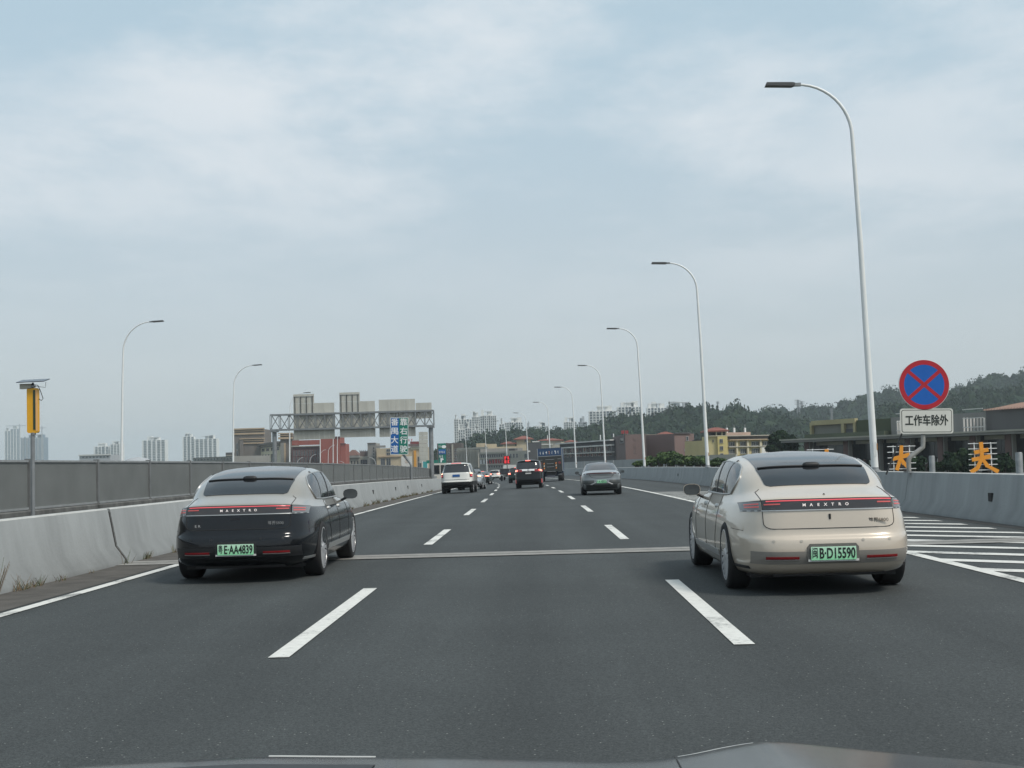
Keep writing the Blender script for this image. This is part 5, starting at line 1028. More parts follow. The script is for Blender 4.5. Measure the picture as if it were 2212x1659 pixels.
# --- centre group
b = Building('ribbed_building', 'grey building with vertical ribs between the brown block and white letters', Cq(190, 0)[0], Cq(525, 0)[0], Cq(0, 725)[1], 425, 415, 16, W_GREY)
for k in range(15): b.slab(Cq(196 + k * 22, 0)[0], Cq(203 + k * 22, 0)[0], Cq(0, 735)[1], Cq(0, 1000)[1], W_PALE, 'rib', -.5)
b.windows(Cq(200, 0)[0], Cq(520, 0)[0], Cq(0, 745)[1], Cq(0, 960)[1], 14, 4, .4, .6, bars=0); b.slab(Cq(185, 0)[0], Cq(640, 0)[0], Cq(0, 700)[1], Cq(0, 728)[1], W_PALE, 'parapet', -.2)
b = Building('banded_building', 'grey building with window bands and large red letters above the far cars', Cq(525, 0)[0], Cq(1010, 0)[0], Cq(0, 765)[1], 405, 395, 18, W_GREY)
b.slab(Cq(520, 0)[0], Cq(1010, 0)[0], Cq(0, 765)[1], Cq(0, 790)[1], W_PALE, 'band', -.4); b.slab(Cq(520, 0)[0], Cq(1040, 0)[0], Cq(0, 850)[1], Cq(0, 868)[1], W_PALE, 'band', -.4); b.slab(Cq(520, 0)[0], Cq(1040, 0)[0], Cq(0, 940)[1], Cq(0, 955)[1], W_PALE, 'band', -.4)
b.windows(Cq(525, 0)[0], Cq(890, 0)[0], Cq(0, 798)[1], Cq(0, 848)[1], 11, 1, .6, .8, bars=0); b.windows(Cq(525, 0)[0], Cq(990, 0)[0], Cq(0, 875)[1], Cq(0, 938)[1], 13, 1, .65, .8, bars=0); b.windows(Cq(640, 0)[0], Cq(1000, 0)[0], Cq(0, 958)[1], Cq(0, 1000)[1], 10, 1, .6, .8, bars=0)
for k, u in enumerate((530, 575, 620, 665, 710, 755, 800, 845, 890, 950)):
    x = b.X(Cq(u, 0)[0]); z0, z1 = b.Z(Cq(750, 0)[0], Cq(0, 936)[1]), b.Z(Cq(750, 0)[0], Cq(0, 876)[1]); h = z1 - z0; m_ = M_REDSIGN if k > 1 else M_WHITE; random.seed(40 + k); mb = MB()
    mb.box((x, -.32, z0), (x + .16, -.25, z1)); mb.box((x + .5, -.32, z0), (x + .66, -.25, z0 + h * random.choice((.5, 1))))
    for t in (0, .45, .9):
        if random.random() > .25: mb.box((x + .161, -.319, z0 + h * t), (x + .499, -.251, z0 + h * t + .14))
    mb.build('facade_letter', m_, b.root)
b = Building('beige_block', 'beige rooftop block with two boxes above the banded building', Cq(640, 0)[0], Cq(1040, 0)[0], Cq(0, 690)[1], 430, 430, 12, W_BEIGE)
for u0, u1, v in ((465, 592, 640), (602, 755, 650)): MB().box((b.X(Cq(u0, 0)[0]), 1, b.Z(Cq(u0, 0)[0], Cq(0, 740)[1])), (b.X(Cq(u1, 0)[0]), 8, b.Z(Cq(u0, 0)[0], Cq(0, v)[1]))).build('roof_box', W_BEIGE, b.root)
MB().box((b.X(Cq(400, 0)[0]), .5, 0), (b.X(Cq(640, 0)[0]) - .01, 12, b.Z(Cq(500, 0)[0], Cq(0, 700)[1]))).build('wing', W_GREY, b.root); b.windows(Cq(540, 0)[0], Cq(640, 0)[0], Cq(0, 725)[1], Cq(0, 760)[1], 2, 1, .7, .8)
b = Building('grey_workshop', 'pale grey workshop with dark windows behind the red message board', Cq(895, 0)[0], Cq(1225, 0)[0], Cq(0, 750)[1], 360, 355, 12, W_PALE); b.windows(Cq(905, 0)[0], Cq(1090, 0)[0], Cq(0, 785)[1], Cq(0, 855)[1], 4, 1, .6, .85); b.windows(Cq(1225 - 60, 0)[0], Cq(1222, 0)[0], Cq(0, 785)[1], Cq(0, 860)[1], 1, 1, .7, .8)
b.slab(Cq(905, 0)[0], Cq(1000, 0)[0], Cq(0, 718)[1], Cq(0, 748)[1], W_DARK, 'roof_unit', 1, 2)
b = Building('villa', 'beige villa with red hip roofs below the wooded hill', Cq(830, 0)[0], Cq(1300, 0)[0], Cq(0, 680)[1], 450, 450, 14, W_BEIGE); b.hip(Cq(850, 0)[0], Cq(1040, 0)[0], Cq(0, 640)[1], Cq(0, 612)[1], W_ROOF, .6, 9, 0); MB().box((b.X(Cq(860, 0)[0]), .3, b.H - 1), (b.X(Cq(1035, 0)[0]), 8, b.Z(Cq(940, 0)[0], Cq(0, 645)[1]))).build('wing', W_BEIGE, b.root)
MB().box((b.X(Cq(1062, 0)[0]), .2, b.H - 1), (b.X(Cq(1270, 0)[0]), 9, b.Z(Cq(1160, 0)[0], Cq(0, 582)[1]))).build('tower_block', W_BEIGE, b.root); b.hip(Cq(1055, 0)[0], Cq(1280, 0)[0], Cq(0, 572)[1], Cq(0, 528)[1], W_ROOF, .8, 9, .2); b.windows(Cq(1180, 0)[0], Cq(1230, 0)[0], Cq(0, 580)[1], Cq(0, 620)[1], 1, 1, .9, .9)
b = Building('dark_block', 'charcoal block left of the blue truck', Cq(1210, 0)[0], Cq(1430, 0)[0], Cq(0, 625)[1], 345, 345, 12, W_DARK); b.slab(Cq(1295, 0)[0], Cq(1400, 0)[0], Cq(0, 606)[1], Cq(0, 622)[1], W_WHITE, 'parapet', -.1); b.slab(Cq(1225, 0)[0], Cq(1262, 0)[0], Cq(0, 745)[1], Cq(0, 768)[1], W_WHITE, 'sign_box', -.3)
b = Building('villa', 'villa with red roofs and teal windows above the truck', Cq(1390, 0)[0], Cq(1950, 0)[0], Cq(0, 655)[1], 400, 400, 14, W_PALE); b.hip(Cq(1395, 0)[0], Cq(1740, 0)[0], Cq(0, 590)[1], Cq(0, 562)[1], W_ROOF, .4, 9, 1); MB().box((b.X(Cq(1405, 0)[0]), 1.2, b.H - .5), (b.X(Cq(1730, 0)[0]), 9, b.Z(Cq(1500, 0)[0], Cq(0, 592)[1]))).build('upper_floor', W_PALE, b.root)
b.slab(Cq(1430, 0)[0], Cq(1600, 0)[0], Cq(0, 648)[1], Cq(0, 662)[1], W_WHITE, 'ledge', -.6); b.hip(Cq(1790, 0)[0], Cq(1945, 0)[0], Cq(0, 612)[1], Cq(0, 590)[1], W_ROOF, .4, 8, 0); MB().box((b.X(Cq(1720, 0)[0]), .3, b.H - .5), (b.X(Cq(1940, 0)[0]), 7, b.Z(Cq(1830, 0)[0], Cq(0, 615)[1]))).build('wing', W_CREAM, b.root)
for k in range(4): b.slab(Cq(1402 + k * 28, 0)[0], Cq(1424 + k * 28, 0)[0], Cq(0, 594)[1], Cq(0, 622)[1], mat('teal_glass', (.10, .36, .32), .2), 'window', 1.05, 1.19)
MB().tube([(b.X(Cq(1523, 0)[0]), 2, b.H), (b.X(Cq(1523, 0)[0]), 2, b.Z(Cq(1523, 0)[0], Cq(0, 520)[1]))], .12, 6).build('mast', M_LWHITE, b.root)
# --- long dark building and plum blocks
b = Building('long_dark_building', 'long charcoal building with white horizontal bands right of the truck', Cq(1700, 0)[0], Dq(215, 0)[0], 0, 330, 285, 14, W_DARK, z=at(Dq(100, 0)[0], Dq(0, 562)[1], 300).z)
for v0, v1 in ((558, 571), (611, 624), (686, 695)):
    u = Dq(100, 0)[0]; z1, z0 = at(u, Dq(0, v0)[1], 300).z - GZ, at(u, Dq(0, v1)[1], 300).z - GZ; MB().box((-1, -.9, z0), (b.W + .3, -.003, z1)).build('balcony_band', W_WHITE, b.root)
b.windows(Cq(1745, 0)[0], Dq(205, 0)[0], Dq(0, 632)[1] , Dq(0, 680)[1], 14, 1, .62, .85, bars=0); b.windows(Cq(1745, 0)[0], Dq(205, 0)[0], Dq(0, 700)[1], Dq(0, 735)[1], 14, 1, .55, .8, bars=0)
random.seed(5)
for k in range(22):
    u = Cq(1750, 0)[0] + (Dq(200, 0)[0] - Cq(1750, 0)[0]) * k / 22; x = b.X(u); z = at(Dq(100, 0)[0], Dq(0, random.choice((684, 735)))[1], 300).z - GZ; h = random.uniform(.6, 1.6)
    MB().box((x, -.6, z), (x + random.uniform(.15, .35), -.45, z + h)).build('hanging_cloth', W_PALE if k % 3 else W_PLUM2, b.root)
for u in (20, 60, 160): MB().tube([(b.X(Dq(u - 140, 0)[0]), 4, b.H), (b.X(Dq(u - 140, 0)[0]), 4, b.H + 1.5)], .12, 6).build('mast', M_LWHITE, b.root)
b = Building('plum_block', 'plain plum brown block with two red roof letters', Dq(205, 0)[0], Dq(342, 0)[0], 0, 292, 262, 4, W_PLUM, z=at(Dq(340, 0)[0], Dq(0, 492)[1], 262).z); b.windows(Dq(285, 0)[0], Dq(330, 0)[0], Dq(0, 530)[1], Dq(0, 585)[1], 1, 1, .8, .9, bars=0)
MB().add([(b.W, 0, 0), (b.W, 0, b.H)], []); 
fr = Building('plum_block', 'plum brown front wall right of the red roof letters', Dq(343, 0)[0], Dq(524, 0)[0], Dq(0, 492)[1], 262, 262, 12, W_PLUM2)
for k, u in enumerate((312, 356)):
    mb = MB(); x = fr.X(Dq(u, 0)[0]); z = fr.Z(Dq(u, 0)[0], Dq(0, 480)[1]); s_ = 35 * .19531 * 262 / F; random.seed(60 + k)
    mb.box((x, 2, z), (x + s_ * .18, 2.1, z + s_)); mb.box((x + s_ * .55, 2, z), (x + s_ * .72, 2.1, z + s_))
    for j in range(4): mb.box((x - .05, 1.99, z + s_ * j * .26), (x + s_ * random.uniform(.75, 1), 2.11, z + s_ * (j * .26 + .12)))
    mb.build('roof_letter', M_REDSIGN, fr.root); MB().box((x + .3, 2.15, z - .8), (x + .4, 2.25, z + .2)).build('letter_post', M_GALV, fr.root)
for v in (540, 620, 680): 
    mb = MB(); x = fr.X(Dq(452, 0)[0]); z = fr.Z(Dq(452, 0)[0], Dq(0, v)[1]); mb.box((x - .25, -.06, z - .3), (x + .25, -.003, z - .22)).box((x - .2, -.06, z - .2), (x - .1, -.003, z + .3)).box((x + .1, -.06, z - .2), (x + .18, -.003, z + .25)).build('wall_character', wallmat('faded_letter', (.20, .15, .14)), fr.root)
b = Building('entrance_block', 'brown entrance block with cream top band and glass front', Dq(565, 0)[0], Dq(886, 0)[0], Dq(0, 488)[1], 275, 275, 12, W_PLUM)
b.slab(Dq(567, 0)[0], Dq(880, 0)[0], Dq(0, 490)[1], Dq(0, 524)[1], W_CREAM, 'fascia', -.4); b.windows(Dq(572, 0)[0], Dq(878, 0)[0], Dq(0, 526)[1], Dq(0, 562)[1], 2, 1, .9, .92, bars=3); b.slab(Dq(563, 0)[0], Dq(918, 0)[0], Dq(0, 582)[1], Dq(0, 590)[1], W_CREAM, 'ledge', -1.2); b.slab(Dq(566, 0)[0], Dq(910, 0)[0], Dq(0, 597)[1], Dq(0, 603)[1], W_TAN, 'ledge', -.9)
b.windows(Dq(600, 0)[0], Dq(880, 0)[0], Dq(0, 612)[1], Dq(0, 740)[1], 7, 3, .8, .8, bars=1, frame=W_PLUM2); b.slab(Dq(714, 0)[0], Dq(732, 0)[0], Dq(0, 524)[1], Dq(0, 562)[1], W_CREAM, 'pilaster', -.5)
b.hip(Dq(735, 0)[0], Dq(890, 0)[0], Dq(0, 485)[1], Dq(0, 456)[1], W_ROOF, .3, 10, 3)
b = Building('plum_block', 'plum brown block right of the glass entrance', Dq(887, 0)[0], Dq(1105, 0)[0], Dq(0, 482)[1], 266, 270, 12, W_PLUM2); b.windows(Dq(1008, 0)[0], Dq(1045, 0)[0], Dq(0, 508)[1], Dq(0, 560)[1], 1, 1, .7, .9, bars=0); b.windows(Dq(988, 0)[0], Dq(1028, 0)[0], Dq(0, 645)[1], Dq(0, 680)[1], 1, 1, .8, .7)
for k in range(4): b.slab(Dq(1000 + k * 24, 0)[0], Dq(1016 + k * 24, 0)[0], Dq(0, 600 + (k % 2) * 6)[1], Dq(0, 628)[1], wallmat('faded_letter', (.20, .15, .14)), 'wall_character', -.06)
b.slab(Dq(885, 0)[0], Dq(1060, 0)[0], Dq(0, 470)[1], Dq(0, 482)[1], W_DARK, 'roof_edge', -.3)
b = Building('beige_link', 'beige link building left of the yellow tower', Dq(1106, 0)[0], Dq(1256, 0)[0], Dq(0, 555)[1], 262, 255, 10, W_BEIGE); b.slab(Dq(1106, 0)[0], Dq(1256, 0)[0], Dq(0, 548)[1], Dq(0, 558)[1], W_DARK, y0=-.4); b.slab(Dq(1110, 0)[0], Dq(1250, 0)[0], Dq(0, 634)[1], Dq(0, 641)[1], W_DARK, y0=-.1)
# --- yellow building
b = Building('yellow_tower', 'pale yellow stair tower with red hip roof', Dq(1256, 0)[0], Dq(1470, 0)[0], Dq(0, 508)[1], 246, 246, 9, W_YEL)
b.slab(Dq(1362, 0)[0], Dq(1470, 0)[0], Dq(0, 512)[1], Dq(0, 725)[1], wallmat('bright_yellow_render', (.58, .47, .20)), 'pilaster', -.5)
b.windows(Dq(1378, 0)[0], Dq(1425, 0)[0], Dq(0, 522)[1], Dq(0, 760)[1], 1, 3, .78, .52, bars=1); [setattr(o, 'location', Vector((o.location.x, -.51, o.location.z))) for o in b.root.children if o.name.startswith('window')]
b.windows(Dq(1300, 0)[0], Dq(1328, 0)[0], Dq(0, 545)[1], Dq(0, 580)[1], 1, 1, .5, .8, bars=0)
for u in (1262, 1356, 1418, 1462): b.slab(Dq(u - 5, 0)[0], Dq(u + 5, 0)[0], Dq(0, 446)[1], Dq(0, 508)[1], W_CREAM, 'column', .1, .5)
b.slab(Dq(1262, 0)[0], Dq(1465, 0)[0], Dq(0, 470)[1], Dq(0, 500)[1], W_DARK, 'belvedere_core', 1.5, 6.5); b.hip(Dq(1258, 0)[0], Dq(1478, 0)[0], Dq(0, 446)[1], Dq(0, 410)[1], W_ROOF, .3, 9, 0); b.slab(Dq(1252, 0)[0], Dq(1474, 0)[0], Dq(0, 503)[1], Dq(0, 511)[1], W_CREAM, 'ledge', -.4)
b = Building('yellow_wing', 'yellow building wing with two window rows and cream ledges', Dq(1471, 0)[0], Dq(1962, 0)[0], Dq(0, 545)[1], 248, 254, 12, W_YEL)
b.slab(Dq(1466, 0)[0], Dq(1968, 0)[0], Dq(0, 543)[1], Dq(0, 553)[1], W_TAN, 'ledge', -.8); b.slab(Dq(1466, 0)[0], Dq(1968, 0)[0], Dq(0, 620)[1], Dq(0, 629)[1], W_PALE, 'ledge', -.6); b.slab(Dq(1468, 0)[0], Dq(1960, 0)[0], Dq(0, 505)[1], Dq(0, 543)[1], W_DARK, 'glass_band', .3, .9); b.slab(Dq(1464, 0)[0], Dq(1972, 0)[0], Dq(0, 499)[1], Dq(0, 508)[1], W_PALE, 'roof_edge', -.3, 1.0)
b.windows(Dq(1462, 0)[0], Dq(1962, 0)[0], Dq(0, 562)[1], Dq(0, 622)[1], 4, 1, .68, .8, bars=3); b.windows(Dq(1462, 0)[0], Dq(1840, 0)[0], Dq(0, 642)[1], Dq(0, 705)[1], 3, 1, .68, .8, bars=3); b.slab(Dq(1480, 0)[0], Dq(1815, 0)[0], Dq(0, 464)[1], Dq(0, 500)[1], wallmat('pinkish_render', (.42, .30, .24)), 'penthouse', 2, 6)
b.slab(Dq(1830, 0)[0], Dq(1955, 0)[0], Dq(0, 632)[1], Dq(0, 700)[1], W_WHITE, 'white_wall', -.5)
for u in (1561, 1682, 1825): b.slab(Dq(u - 9, 0)[0], Dq(u + 9, 0)[0], Dq(0, 553)[1], Dq(0, 715)[1], W_CREAM, 'pilaster', -.45)
for u in (1593, 1675, 1795):
    x = b.X(Dq(u, 0)[0]); z = b.Z(Dq(u, 0)[0], Dq(0, 462)[1]); zt = b.Z(Dq(u, 0)[0], Dq(0, 375)[1]); ma = MB().tube([(x, 3, z), (x, 3, zt)], .07, 6).build('antenna_mast', M_GALV, b.root); MB().box((x - .13, 2.85, zt - 1.6), (x + .13, 3.15, zt - .6)).build('antenna_panel', M_LWHITE, ma)
w = Building('garden_wall', 'pale garden wall in front of the yellow tower', Dq(1120, 0)[0], Dq(1560, 0)[0], Dq(0, 716)[1], 205, 200, .4, W_PALE)
# --- big hall on the right
dr = 140.; zr = at(2230, 927, dr).z
dl = min(np.arange(140, 260, .5), key=lambda q: abs(at(1718, 949.4, q).z - zr))
hall = Building('market_hall', 'long glazed hall with reddish columns behind the no stopping sign', 1718, 2260, 0, float(dl), dr, 18, None, z=zr)
H = hall.H; X_ = hall.X; W_COL = wallmat('reddish_column', (.12, .075, .068)); HG = mat('dark_hall_glass', (.03, .034, .036), .15, spec=.6)
MB().box((0, 3.0, 0), (hall.W, 18, H - .45)).build('inner_wall', W_DARK, hall.root); MB().box((-1.2, -1.3, H - .4), (hall.W, 18.5, H - .12)).build('eave', W_GREY, hall.root); MB().box((-1.3, -1.45, H - .12), (hall.W, -1.0, H + .06)).build('gutter', W_PALE, hall.root)
cols = [Eq(x, 0)[0] for x in (300, 648, 918, 1198, 1490, 1780, 2096, 2400)]
for u in cols: MB().box((X_(u) - .42, -.3, 0), (X_(u) + .42, .5, H - .41)).build('column', W_COL, hall.root); MB().box((X_(u) + .43, -.2, 0), (X_(u) + .60, .3, H - .42)).build('downpipe', W_GREY, hall.root)
for a, c in zip(cols[:-1], cols[1:]):
    x0, x1 = X_(a) + .75, X_(c) - .55; n = 4
    for r, (z0, z1) in enumerate(((H - 3.4, H - .9), (H - 7.2, H - 4.9))):
        for k in range(n): wdt = (x1 - x0) / n; MB().box((x0 + wdt * k + .03, 1.2, z0), (x0 + wdt * (k + 1) - .03, 1.26, z1)).build('pane', HG, hall.root)
    MB().box((x0, .9, H - 4.85), (x1, 1.25, H - 3.45)).build('spandrel', wallmat('brown_spandrel', (.085, .06, .052)), hall.root); MB().box((x0 - .1, .8, H - .88), (x1 + .1, 1.3, H - .45)).build('lintel', W_PALE, hall.root)
    random.seed(int(a))
    for k in range(5):
        x = random.uniform(x0 + .3, x1 - .5); z = H - 3.44; MB().box((x, .93, z), (x + random.uniform(.2, .5), 1.15, z + random.uniform(.2, .7))).build('ledge_item', random.choice((W_WHITE, W_DARK, W_COL, mat('plant_pot_green', (.05, .09, .03), .8))), hall.root)
def roofbox(u0, u1, v0, m_, y0=2., y1=10., name='roof_structure'):
    x0, x1 = X_(u0), X_(u1); um = (u0 + u1) / 2; t = X_(um) / hall.W; z = at(um, v0, hall.p.y + t * (hall.q.y - hall.p.y) + y0).z - GZ; return MB().box((x0, y0, H - .1), (x1, y1, z)).build(name, m_, hall.root)
roofbox(Eq(160, 0)[0], Eq(580, 0)[0], Eq(0, 655)[1], wallmat('raw_concrete', (.20, .20, .17)), 3, 12, 'concrete_frame'); roofbox(Eq(455, 0)[0], Eq(480, 0)[0], Eq(0, 650)[1], wallmat('tan_frame', (.34, .30, .17)), 2.5, 2.9, 'frame_post'); roofbox(Eq(560, 0)[0], Eq(580, 0)[0], Eq(0, 650)[1], MATS['tan_frame'], 2.5, 2.9, 'frame_post')
x0, x1 = X_(Eq(200, 0)[0]), X_(Eq(580, 0)[0]); zf = roofbox(Eq(180, 0)[0], Eq(195, 0)[0], Eq(0, 650)[1], MATS['tan_frame'], 2.5, 2.9, 'frame_post').dimensions.z + H; MB().box((X_(Eq(196, 0)[0]), 2.45, zf - .5), (x1, 2.95, zf + .1)).build('frame_beam', MATS['tan_frame'], hall.root)
MB().box((X_(Eq(485, 0)[0]), 2.7, H), (X_(Eq(555, 0)[0]), 2.95, zf - 1.2)).build('frame_panel', W_DARK, hall.root)
roofbox(Eq(585, 0)[0], Eq(888, 0)[0], Eq(0, 622)[1], wallmat('green_safety_net', (.055, .068, .035)), 2.6, 12, 'netted_scaffold'); roofbox(Eq(180, 0)[0], Eq(886, 0)[0], Eq(0, 738)[1], wallmat('green_safety_net2', (.075, .09, .055)), 1.6, 2.3, 'net_parapet'); roofbox(Eq(890, 0)[0], Eq(1100, 0)[0], Eq(0, 600)[1], W_GREY, 2.6, 12, 'stair_block')
for u0, u1, v in ((1000, 1110, 632), (1588, 1768, 605)):
    for k in range(7): u = Eq(u0 + (u1 - u0) * k / 6, 0)[0]; roofbox(u - .5, u + .5, Eq(0, v)[1], W_WHITE, 1.6, 1.8, 'scaffold_post')
    z = H + 1
    for k in range(3): MB().box((X_(Eq(u0, 0)[0]), 1.5, H + .5 + k * 1.0), (X_(Eq(u1, 0)[0]), 1.59, H + .6 + k * 1.0)).build('scaffold_rail', W_WHITE, hall.root)
roofbox(Eq(1112, 0)[0], Eq(1740, 0)[0], Eq(0, 575)[1], W_GREY, 3.2, 12, 'plant_room'); roofbox(Eq(1742, 0)[0], 2262, Eq(0, 522)[1], wallmat('charcoal_cladding', (.11, .108, .105)), 2.4, 14, 'upper_hall')
# ribbed vault on the upper hall
zt = at(2150, Eq(0, 455)[1], 148).z - GZ; zb = at(2150, Eq(0, 518)[1], 148).z - GZ; M_RIB = wallmat('pinkish_metal_rib', (.40, .27, .22)); M_RIBD = wallmat('brown_metal_valley', (.13, .09, .08))
xa, xb = X_(Eq(1742, 0)[0]), X_(2262); n = 26
for k in range(n):
    x = xa + (xb - xa) * k / n; w_ = (xb - xa) / n; lift = (zt - zb) * math.sin(min(1, (k + 1) / 6) * math.pi / 2); 
    P_ = [(2.0 + j * 1.2, zb + lift * math.sin(math.pi / 2 * j / 5)) for j in range(6)]
    V_ = []
    for y, z in P_: V_ += [(x, y, z), (x + w_ * .36, y, z + .02)]
    for y, z in P_: V_ += [(x, y, z - .16), (x + w_ * .36, y, z - .16)]
    F_ = [(2 * j, 2 * j + 1, 2 * j + 3, 2 * j + 2) for j in range(5)] + [(0, 12, 13, 1)] + [(2 * j, 2 * j + 2, 2 * j + 14, 2 * j + 12) for j in range(5)] + [(2 * j + 1, 2 * j + 13, 2 * j + 15, 2 * j + 3) for j in range(5)]
    MB().add(V_, F_).build('roof_rib', M_RIB, hall.root)
V_ = []
for j in range(6): y = 2.05 + j * 1.2; z = zb - .12 + (zt - zb) * math.sin(math.pi / 2 * j / 5); V_ += [(xa + (xb - xa) * .19, y, z), (xb, y, z)]
MB().add(V_, [(2 * j, 2 * j + 1, 2 * j + 3, 2 * j + 2) for j in range(5)]).build('roof_valley', M_RIBD, hall.root)
# ------------------------------------------------------------------ high-rise towers
T_WHITE = wallmat('tower_white', (.68, .67, .64), .06, .05); T_GREY = wallmat('tower_grey', (.34, .35, .36), .06, .05); T_WIN = mat('tower_glass', (.03, .04, .05), .25); T_SLAB = wallmat('tower_slab', (.50, .50, .48), .06, .05); T_BLUE = wallmat('tower_blue_glass', (.14, .19, .24), .08, .05)
def tower(label, u0, u1, vt, d, bays, seed, wall=T_WHITE, base=GZ, group='high-rise towers on the skyline', turn=0, win=T_WIN, name='tower_block', crown=True):
    rnd = random.Random(seed); p = at((u0 + u1) / 2, vt, d); W = (u1 - u0) * d / F; H = p.z - base; root = empty(name, (p.x, d, base), turn); tag(root, label, 'tower', group); dp = W * .55
    MB().box((-W / 2, 0, 0), (W / 2, dp, H - 2)).build('wall', wall, root); fl = 3.1; n = int(min(H - 4, 105) / fl); bw = W / bays; wb, sb, pb = MB(), MB(), MB()
    for k in range(bays):
        x0 = -W / 2 + bw * k; kind = rnd.choice((0, 0, 1, 2)) if 0 < k < bays - 1 else 0; hk = H - rnd.choice((0, 0, 3, 6)) - 2; pw = bw * rnd.uniform(.18, .34)
        pb.box((x0, -1.4, 0), (x0 + pw, -.01, hk + rnd.choice((0, 2))))
        for f in range(n):
            z = H - 5 - f * fl
            if z < 0: break
            if kind == 2: wb.box((x0 + pw + .1, -.5, z), (x0 + bw - .1, -.02, z + 2.6))
            else:
                wb.box((x0 + pw + .2, -.3, z + .2), (x0 + bw - .2, -.02, z + 2.1))
                if kind == 1: sb.box((x0 + pw, -1.7, z - .35), (x0 + bw, -.02, z + .35))
                else: sb.box((x0 + pw, -1.0, z - .3), (x0 + bw, -.03, z + .0))
    o = wb.build('windows', win, root); o['kind'] = 'stuff'
    if sb.v: o = sb.build('balcony_slabs', T_SLAB, root); o['kind'] = 'stuff'
    o = pb.build('piers', wall, root); o['kind'] = 'stuff'
    if crown:
        for k in range(rnd.choice((2, 3))): x = -W / 2 + W * rnd.uniform(.05, .7); w_ = W * rnd.uniform(.15, .28); MB().box((x, dp * .2, H - 2), (x + w_, dp * .7, H + rnd.uniform(2, 5.5))).build('roof_box', wall, root)
        MB().box((-W * .2, dp * .1, H + 2.5), (W * .22, dp * .8, H + 3.2)).build('roof_canopy', T_SLAB, root); MB().box((-W * .05, dp * .3, H - 2), (W * .05, dp * .5, H + 2.5)).build('roof_core', T_GREY, root)
    return root
c = lambda x: Cq(x, 0)[0]; cv = lambda y: Cq(0, y)[1]
for lab, u0, u1, vt, d, bays, wl in (
    ('slim white tower at the left end of the cluster above the white SUV', c(128), c(190), cv(258), 1750, 2, T_WHITE), ('white tower with broad blank piers, second of the centre cluster', c(190), c(390), cv(262), 1800, 5, T_WHITE),
    ('stepped white tower left of the tallest centre tower', c(392), c(512), cv(222), 1780, 4, T_WHITE), ('tallest blue grey tower of the centre cluster', c(514), c(752), cv(205), 1700, 8, T_WHITE),
    ('lower white block in front of the centre cluster, leftmost', c(188), c(290), cv(405), 1500, 3, T_WHITE), ('lower white block in front of the centre cluster, middle', c(295), c(385), cv(385), 1520, 3, T_WHITE), ('lower white block in front of the centre cluster, rightmost', c(392), c(520), cv(418), 1510, 4, T_WHITE),
    ('narrow white tower right of the centre cluster', c(796), c(866), cv(328), 1750, 2, T_WHITE), ('broad white tower standing behind the wooded hill, right of the centre cluster', c(872), c(1142), cv(305), 1750, 8, T_WHITE),
    ('low greyish tower just left of the seventh street lamp', c(1196), c(1268), cv(370), 1900, 3, T_GREY), ('low white tower group behind the hill left of the sixth street lamp', c(1312), c(1518), cv(362), 1900, 6, T_WHITE),
    ('grey white tower behind the hill right of the sixth street lamp', c(1746), c(1940), cv(300), 1850, 6, T_WHITE), ('slim tower behind the hill beside the fifth street lamp', c(1965), c(2090), cv(300), 1850, 4, T_GREY),
    ('tall white tower with many windows right of the fourth street lamp base', 1271.8, 1330, 884, 1600, 8, T_WHITE), ('tall white tower left of the third street lamp', 1333.5, 1386, 875, 1650, 7, T_WHITE),
    ('white tower row half hidden by the hill, left half', 1397, 1440, 877, 1700, 6, T_WHITE), ('white tower row half hidden by the hill, right half', 1441, 1492, 874, 1720, 6, T_GREY)):
    tower(lab, u0, u1, vt, d, bays, hash(lab) % 1000 if False else sum(map(ord, lab)), wl)
g = lambda x: x * .23194; gv = lambda y: 783 + y * .23194
for lab, u0, u1, vt, d, bays, wl, wn in (
    ('hazy blue white tower at the far left, taller of the pair', g(95), g(176), gv(608), 3000, 3, T_WHITE, T_BLUE), ('hazy blue white tower at the far left picture edge side', g(42), g(94), gv(628), 3000, 2, T_WHITE, T_BLUE), ('hazy glass tower under construction behind the solar lamp post', g(192), g(408), gv(690), 2700, 6, T_BLUE, T_GREY),
    ('hazy pale tower left of the leftmost street lamp, shorter half', g(876), g(1010), gv(772), 2600, 4, T_WHITE, T_WIN), ('hazy pale tower touching the leftmost street lamp', g(1025), g(1140), gv(750), 2600, 4, T_WHITE, T_WIN), ('hazy pale tower right of the leftmost street lamp', g(1322), g(1535), gv(712), 2500, 5, T_WHITE, T_WIN),
    ('hazy pale tower pair near the second left lamp, left tower', g(1700), g(1805), gv(680), 2450, 3, T_WHITE, T_WIN), ('hazy pale tower pair near the second left lamp, right tower', g(1808), g(2015), gv(700), 2450, 5, T_WHITE, T_WIN)):
    tower(lab, u0, u1, vt, d, bays, sum(map(ord, lab)), wl, win=wn)
b = Building('flat_building', 'low grey flat building below the hazy towers, left of the lamp', g(740), g(1030), gv(862), 900, 900, 20, T_GREY); b.slab(g(735), g(1035), gv(855), gv(866), T_SLAB, y0=-1); b.windows(g(760), g(1020), gv(872), gv(890), 8, 1, .6, .7, bars=0)
o = MB().lathe([(0, 14), (4, 13.2), (8, 10.5), (10.5, 6), (11.5, .1)], 'z', n=32).build('dome', T_GREY, None, True); p = at(g(1282), gv(880), 900); o.location = (p.x, 900, p.z - 11.5); tag(o, 'small grey dome just above the panel fence', 'dome')
MB().lathe([(GZ - o.location.z, 14), (0, 14)], 'z', n=32).build('drum', T_GREY, o)
b = Building('low_block', 'low dark rooftop block above the fence left of the cornice building', g(1800), g(2180), gv(880), 420, 400, 12, W_GREY); b.windows(g(1810), g(2170), gv(888), gv(912), 12, 1, .6, .8, bars=0)
